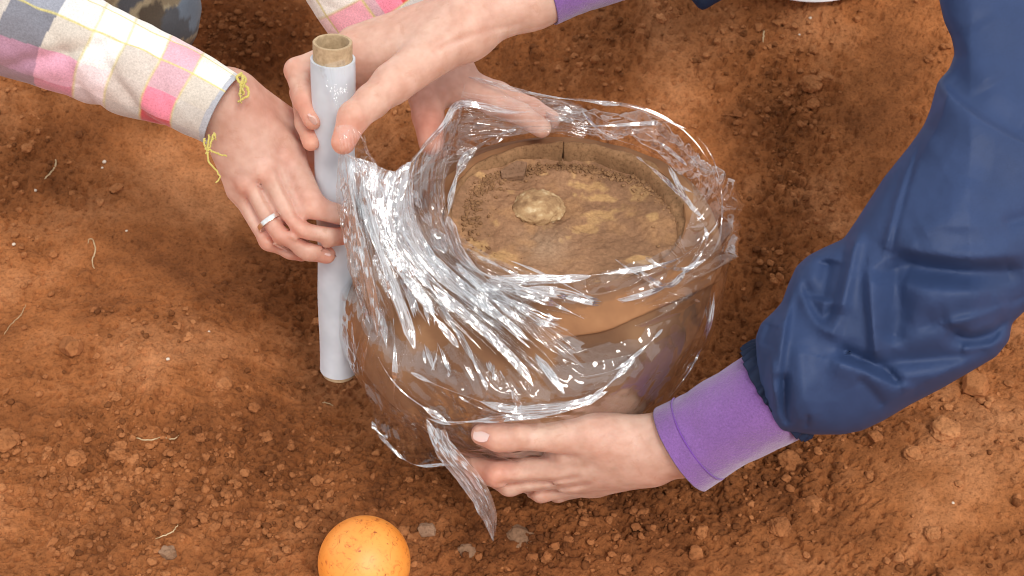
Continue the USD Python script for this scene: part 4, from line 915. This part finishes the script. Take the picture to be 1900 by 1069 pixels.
obj('wrap', w1, 'clear_film', cf, smooth=True)
w2, V2 = wrap_layer(202, .0018)
k2 = 290*60//100; w2 = trimesh.Trimesh(V2[:, :k2].reshape(-1, 3), grid_faces(540, k2, True), process=False)
obj('wrap', w2, 'clear_film', cf, smooth=True)
rayer = trimesh.ray.ray_pyembree.RayMeshIntersector(w1) if hasattr(trimesh.ray, 'ray_pyembree') and trimesh.ray.has_embree else trimesh.ray.ray_triangle.RayMeshIntersector(w1)
def hit(px, py, lift=.003, dflt=1.16):
    d = P(px, py, 1.0) - EYE; d /= np.linalg.norm(d)
    loc, ri, ti = rayer.intersects_location([EYE], [d], multiple_hits=False)
    p = loc[0] - d*lift if len(loc) else P(px, py, dflt)
    if ((px-1053)/250)**2 + ((py-383)/165)**2 < 1:               # over the mouth: no deeper than the rim
        k = (.205 - EYE[2])/(d[2]); q = EYE + d*k
        if proj(p)[2] > proj(q)[2]: p = q
    return p

# the sheet drawn from the roll to the pot
def sheet(lines, n_s, n_v, seed, amp, fine, crinkle=.002, rag=0):
    cur = np.stack([spline(l, n_v) for l in lines])                       # lines x n_v x 3
    tk = np.linspace(0, 1, len(lines))
    V = PchipInterpolator(tk, cur, axis=0)(np.linspace(0, 1, n_s))
    N = vnormals(V, False); N = N*np.sign((N @ -FWD).mean())
    S, W = np.meshgrid(np.linspace(0, 1, n_s), np.linspace(0, 1, n_v), indexing='ij')
    if rag:
        ve = np.clip(1 - rag*(.5+.5*nz(np.stack([S[:, 0]*9, S[:, 0]*0, S[:, 0]*0+seed], -1), seed)) - .8*rag*np.abs(nz(np.stack([S[:, 0]*31, S[:, 0]*0, S[:, 0]*0+seed], -1), seed+9)), .2, 1)
        V = np.stack([np.stack([np.interp(ve[i]*W[i], W[i], V[i, :, k]) for k in range(3)], -1) for i in range(n_s)])
    wv = .035*nz(np.stack([W*4, S*3, 0*S], -1), seed)
    def ridge(f, sd): return 1 - np.abs(nz(np.stack([(S+wv)*f, W*2.2, 0*S+sd], -1), sd))*2
    h = amp*np.clip(ridge(fine, seed+1), -.5, 1) + amp*.5*ridge(fine*2.6, seed+2) + amp*.22*ridge(fine*6, seed+3) + crinkle*crumple(V, seed+4, .03) + crinkle*.4*crumple(V, seed+5, .012)
    V = V + N*(h*np.clip(W*9+.35, 0, 1)*np.clip((1-W)*6+.25, 0, 1))[..., None]
    return trimesh.Trimesh(V.reshape(-1, 3), grid_faces(n_s, n_v), process=False)
def H(px, py, l=.004): return hit(px, py, l)
def mid(a, b, f, bow): return a*(1-f) + b*f - FWD*bow
def line(st, pxs, en):
    a, b = P(*st), H(*en); out = [a]
    for k, (x, y) in enumerate(pxs):
        f = (k+1)/(len(pxs)+1)
        da, db = proj(a)[2], proj(b)[2]
        out.append(P(x, y, min(da*(1-f) + db*f - .004, proj(H(x, y, .004))[2])))
    return out + [b]
LN = [line((630, 268, 1.018), [(638, 380), (648, 500)], (668, 650)), line((648, 288, 1.020), [(664, 400), (688, 520)], (716, 665)), line((690, 302, 1.037), [(698, 425), (756, 560)], (840, 700)),
      line((735, 316, 1.065), [(722, 428), (845, 578)], (1000, 745)), line((792, 264, 1.105), [(775, 410), (880, 535)], (1075, 715)), line((856, 196, 1.165), [(826, 345), (890, 505)], (1150, 590))]
obj('gathered_sheet', sheet(LN, 380, 240, 31, .0042, 12, .0026, .30), 'folded_film', cf, smooth=True)
LN3 = [[p for p in spline(l, 40)[[0, 6, 12, 18, 24]] - FWD*.003] for l in LN[1:5]]
obj('gathered_sheet', sheet(LN3, 260, 150, 133, .0036, 9, .0030, .45), 'crushed_film', cf, smooth=True)
# film caught over the thumb
obj('gathered_sheet', sheet([[P(624, 236, 1.010), P(628, 262, 1.006), P(634, 300, 1.014)], [P(648, 232, 1.006), P(650, 258, 1.004), P(652, 300, 1.014)], [P(668, 248, 1.012), P(676, 275, 1.018), P(690, 305, 1.03)], [P(676, 250, 1.022), P(680, 280, 1.03), P(700, 306, 1.036)]], 120, 60, 77, .0012, 9, .001), 'clear_film', cf, smooth=True)
# thin sheet still on the roll
obj('gathered_sheet', sheet([[P(640, 110, 1.022), P(646, 180, 1.026), P(650, 240, 1.014)], [P(600, 120, 1.022), P(618, 190, 1.026), P(636, 262, 1.010)]], 90, 80, 78, .0006, 6, .0006), 'clear_film', cf, smooth=True)

# twisted edges and taut strands
def strand(pts, width, name='film_strand', m='crushed_film', lift=.004, seed=0, on=True, n=140, twist=9):
    if on: c0 = spline([hit(x, y, lift) for x, y in smooth_poly(pts, 14)], n)
    else: c0 = spline(PL(pts), n)
    c0 = ndimage.gaussian_filter1d(c0, 3, axis=0, mode='nearest')
    t, nn, b = frames(c0); u = np.linspace(0, 1, n)
    g = 9; parts = []
    w = width*.00045*(np.clip(.42 + .85*nz(np.stack([u*(6 if on else 4), 0*u, 0*u+seed], -1), seed) + (0 if on else .25), .04, 1))*np.clip(np.minimum(u, 1-u)*9 + .15, 0, 1)
    V = []
    for k in range(g):
        x = (k/(g-1) - .5)*2
        zig = (1 if k % 2 else -1)*.25 + .25*nz(np.stack([u*twist*2, 0*u+k*1.7, 0*u+seed], -1), seed+k)
        ang = .5*nz(np.stack([u*twist, 0*u+seed, 0*u], -1), seed+3)
        V.append(c0 + b*(w*x*.5*np.cos(ang))[:, None] + nn*(w*(zig*.8 + .5*x*np.sin(ang)))[:, None])
    V = np.stack(V, 1)
    return obj(name, trimesh.Trimesh(V.reshape(-1, 3), grid_faces(n, g), process=False), m, cf, smooth=True)
strand([(832, 400), (840, 440), (868, 488), (920, 516), (1000, 520), (1100, 512)], 26, seed=1)
strand([(832, 400), (838, 360), (860, 300), (900, 262), (960, 240)], 20, seed=2)
strand([(930, 517), (1050, 514), (1150, 505), (1250, 484), (1310, 440), (1335, 410)], 13, seed=3)
strand([(1080, 205), (1110, 240), (1132, 254), (1200, 278), (1240, 305), (1262, 350), (1285, 385), (1310, 410)], 11, seed=4)
strand([(1000, 195), (1060, 184), (1130, 190), (1200, 205), (1260, 235), (1310, 290), (1335, 345), (1342, 400)], 9, m='folded_film', seed=5)
strand([(1070, 235), (1150, 232), (1240, 228), (1275, 240)], 10, seed=6)
strand([(1185, 500), (1240, 530), (1280, 490), (1310, 430)], 12, seed=7)
strand([(880, 540), (960, 535), (1040, 545), (1120, 562), (1200, 545), (1260, 520)], 26, seed=8)
strand([(1290, 250), (1325, 300), (1340, 370), (1338, 430), (1322, 470)], 6, m='folded_film', seed=9)
strand([(760, 690), (850, 730), (960, 760), (1060, 752), (1130, 725)], 16, seed=10)
strand([(700, 660), (740, 720), (800, 765), (836, 788)], 16, seed=11)
strand([(1130, 710), (1090, 750), (1180, 665)], 12, seed=12)
strand([(880, 545), (940, 610), (1000, 668), (1040, 720)], 16, seed=13)
strand([(760, 470), (800, 560), (812, 640), (800, 690)], 14, seed=14)
strand([(650, 470), (672, 560), (690, 610)], 12, seed=15)
strand([(1325, 540), (1318, 600), (1290, 670), (1240, 740), (1200, 785)], 9, seed=16)
strand([(862, 141, 1.190), (930, 160, 1.180), (1000, 176, 1.172), (1070, 186, 1.170), (1150, 196, 1.168)], 12, 'film_strand', on=False, seed=17)
strand([(862, 141, 1.190), (859, 180, 1.182), (852, 205, 1.170)], 9, 'film_strand', 'clear_film', on=False, seed=18)
strand([(640, 285, 1.012), (668, 300, 1.022), (700, 312, 1.038), (738, 318, 1.060), (790, 268, 1.10), (830, 222, 1.135), (858, 192, 1.165), (935, 206, 1.168), (1010, 190, 1.165)], 14, 'film_strand', on=False, seed=19, n=240)
# film lying over the far hand
obj('film_over_hand', sheet([[P(858, 170, 1.184), P(930, 182, 1.176), P(1010, 182, 1.170), P(1080, 195, 1.166)], [P(850, 215, 1.165), P(930, 222, 1.163), P(1010, 225, 1.160), P(1090, 235, 1.158)], [P(850, 268, 1.150), P(920, 258, 1.152), P(1000, 250, 1.152), P(1080, 258, 1.150)]], 150, 190, 91, .0028, 6, .002), 'clear_film', cf, smooth=True)
# loose flap and twisted tail below the pot
fl = [[hit(668, 700), P(692, 770, 1.125), P(702, 806, 1.135), P(730, 836, 1.14)], [hit(720, 740), P(745, 790, 1.118), P(760, 830, 1.128), P(768, 862, 1.136)], [hit(790, 775), P(810, 810, 1.112), P(825, 840, 1.125), P(838, 864, 1.132)], [hit(850, 795), P(862, 820, 1.108), P(872, 845, 1.118), P(880, 868, 1.128)]]
obj('loose_flap', sheet(fl, 150, 110, 83, .0022, 6, .002), 'clear_film', cf, smooth=True)
tl = [[hit(786, 786), P(820, 850, 1.110), P(862, 905, 1.122), P(893, 948, 1.130), P(908, 982, 1.134), P(914, 1004, 1.135)], [hit(830, 800), P(860, 852, 1.104), P(898, 900, 1.116), P(918, 948, 1.126), P(918, 982, 1.132), P(916, 1004, 1.135)]]
obj('twisted_tail', sheet(tl, 90, 200, 84, .0036, 5, .0024), 'crushed_film', cf, smooth=True)
strand([(700, 806, 1.133), (735, 840, 1.138), (768, 862, 1.135), (800, 864, 1.130), (842, 864, 1.126)], 7, 'film_strand', on=False, seed=21)
strand([(690, 780, 1.128), (700, 800, 1.130), (720, 812, 1.130)], 12, 'film_strand', on=False, seed=22)
strand([(594, 116, 1.024), (612, 165, 1.032), (630, 205, 1.030), (642, 232, 1.016)], 9, 'film_strand', 'clear_film', on=False, seed=23)
strand([(700, 440), (740, 500), (772, 580), (790, 640), (806, 690)], 22, seed=24)
strand([(720, 430), (800, 500), (900, 590), (980, 650), (1050, 735)], 26, seed=25)
strand([(740, 425), (850, 500), (950, 560), (1040, 600), (1100, 600)], 22, seed=26)
strand([(690, 470), (700, 540), (712, 610), (718, 650)], 16, seed=27)
strand([(1140, 480), (1200, 520), (1250, 545), (1300, 560)], 8, seed=28)
strand([(1190, 470), (1260, 500), (1310, 480)], 8, seed=29)
strand([(1060, 700), (1130, 690), (1190, 650), (1230, 610)], 12, seed=30)
strand([(880, 530), (940, 560), (1000, 590), (1060, 610)], 30, seed=31)
strand([(900, 520), (980, 545), (1060, 580), (1100, 600)], 22, seed=32)
strand([(780, 770), (830, 785), (900, 780), (1000, 770), (1080, 755)], 14, seed=33)
strand([(850, 735), (900, 760), (980, 775), (1060, 770)], 10, seed=34)
strand([(790, 776, 1.090), (835, 850, 1.102), (876, 908, 1.116), (902, 955, 1.126), (914, 1002, 1.134)], 16, on=False, seed=35)
strand([(820, 800, 1.092), (862, 856, 1.102), (900, 905, 1.114), (918, 950, 1.124), (916, 1000, 1.134)], 10, on=False, seed=36)
strand([(760, 350), (790, 400), (810, 440), (830, 470)], 34, seed=37)
strand([(650, 300, 1.014), (664, 420, 1.028), (690, 540, 1.048), (700, 640, 1.068)], 16, on=False, seed=38)
strand([(670, 300, 1.022), (690, 420, 1.030), (740, 560, 1.044), (770, 650, 1.050)], 22, on=False, seed=39)
rs = np.random.default_rng(77)
Ls = np.stack([spline(l, 60) for l in LN])
for k in range(26):
    sfrac = rs.uniform(.02, .98)*(len(LN)-1); i0 = int(min(sfrac, len(LN)-2)); c0 = Ls[i0]*(1-(sfrac-i0)) + Ls[i0+1]*(sfrac-i0)
    a, b = sorted([int(rs.uniform(0, 34)), int(rs.uniform(22, 58))]); b = max(b, a+14); b = min(b, 59)
    drift = rs.uniform(-.006, .006)
    c = c0[a:b] - FWD*(.004 + .003*rs.uniform()) + RGT*np.linspace(0, drift, b-a)[:, None]
    x, y, d = proj(c[::max(1, (b-a)//6)]); strand(list(zip(x, y, d)), rs.uniform(6, 20), on=False, seed=100+k, twist=rs.uniform(4, 14))
for k in range(22):
    ph, r0_, ln = rs.normal(.85, .38), rs.uniform(60, 330), rs.uniform(60, 190)
    pts = [(K[0]+np.cos(ph+.02*j)*(r0_+ln*j/4), K[1]+np.sin(ph+.02*j)*(r0_+ln*j/4)) for j in range(5)]
    if pts[-1][1] > 775 or pts[0][1] < 470: continue
    strand(pts, rs.uniform(5, 15), seed=200+k, lift=.002, twist=rs.uniform(4, 14))
strand([(1180, 290), (1230, 330), (1285, 385)], 10, seed=41)
strand([(1195, 245), (1250, 285), (1300, 335)], 9, seed=42)
strand([(1000, 205), (1050, 222), (1100, 222)], 10, seed=43)
strand([(900, 230), (960, 222), (1030, 226)], 9, seed=44)
strand([(1290, 400), (1312, 440), (1296, 480), (1260, 510)], 10, seed=45)
strand([(1240, 310), (1262, 345), (1300, 360)], 6, seed=46)
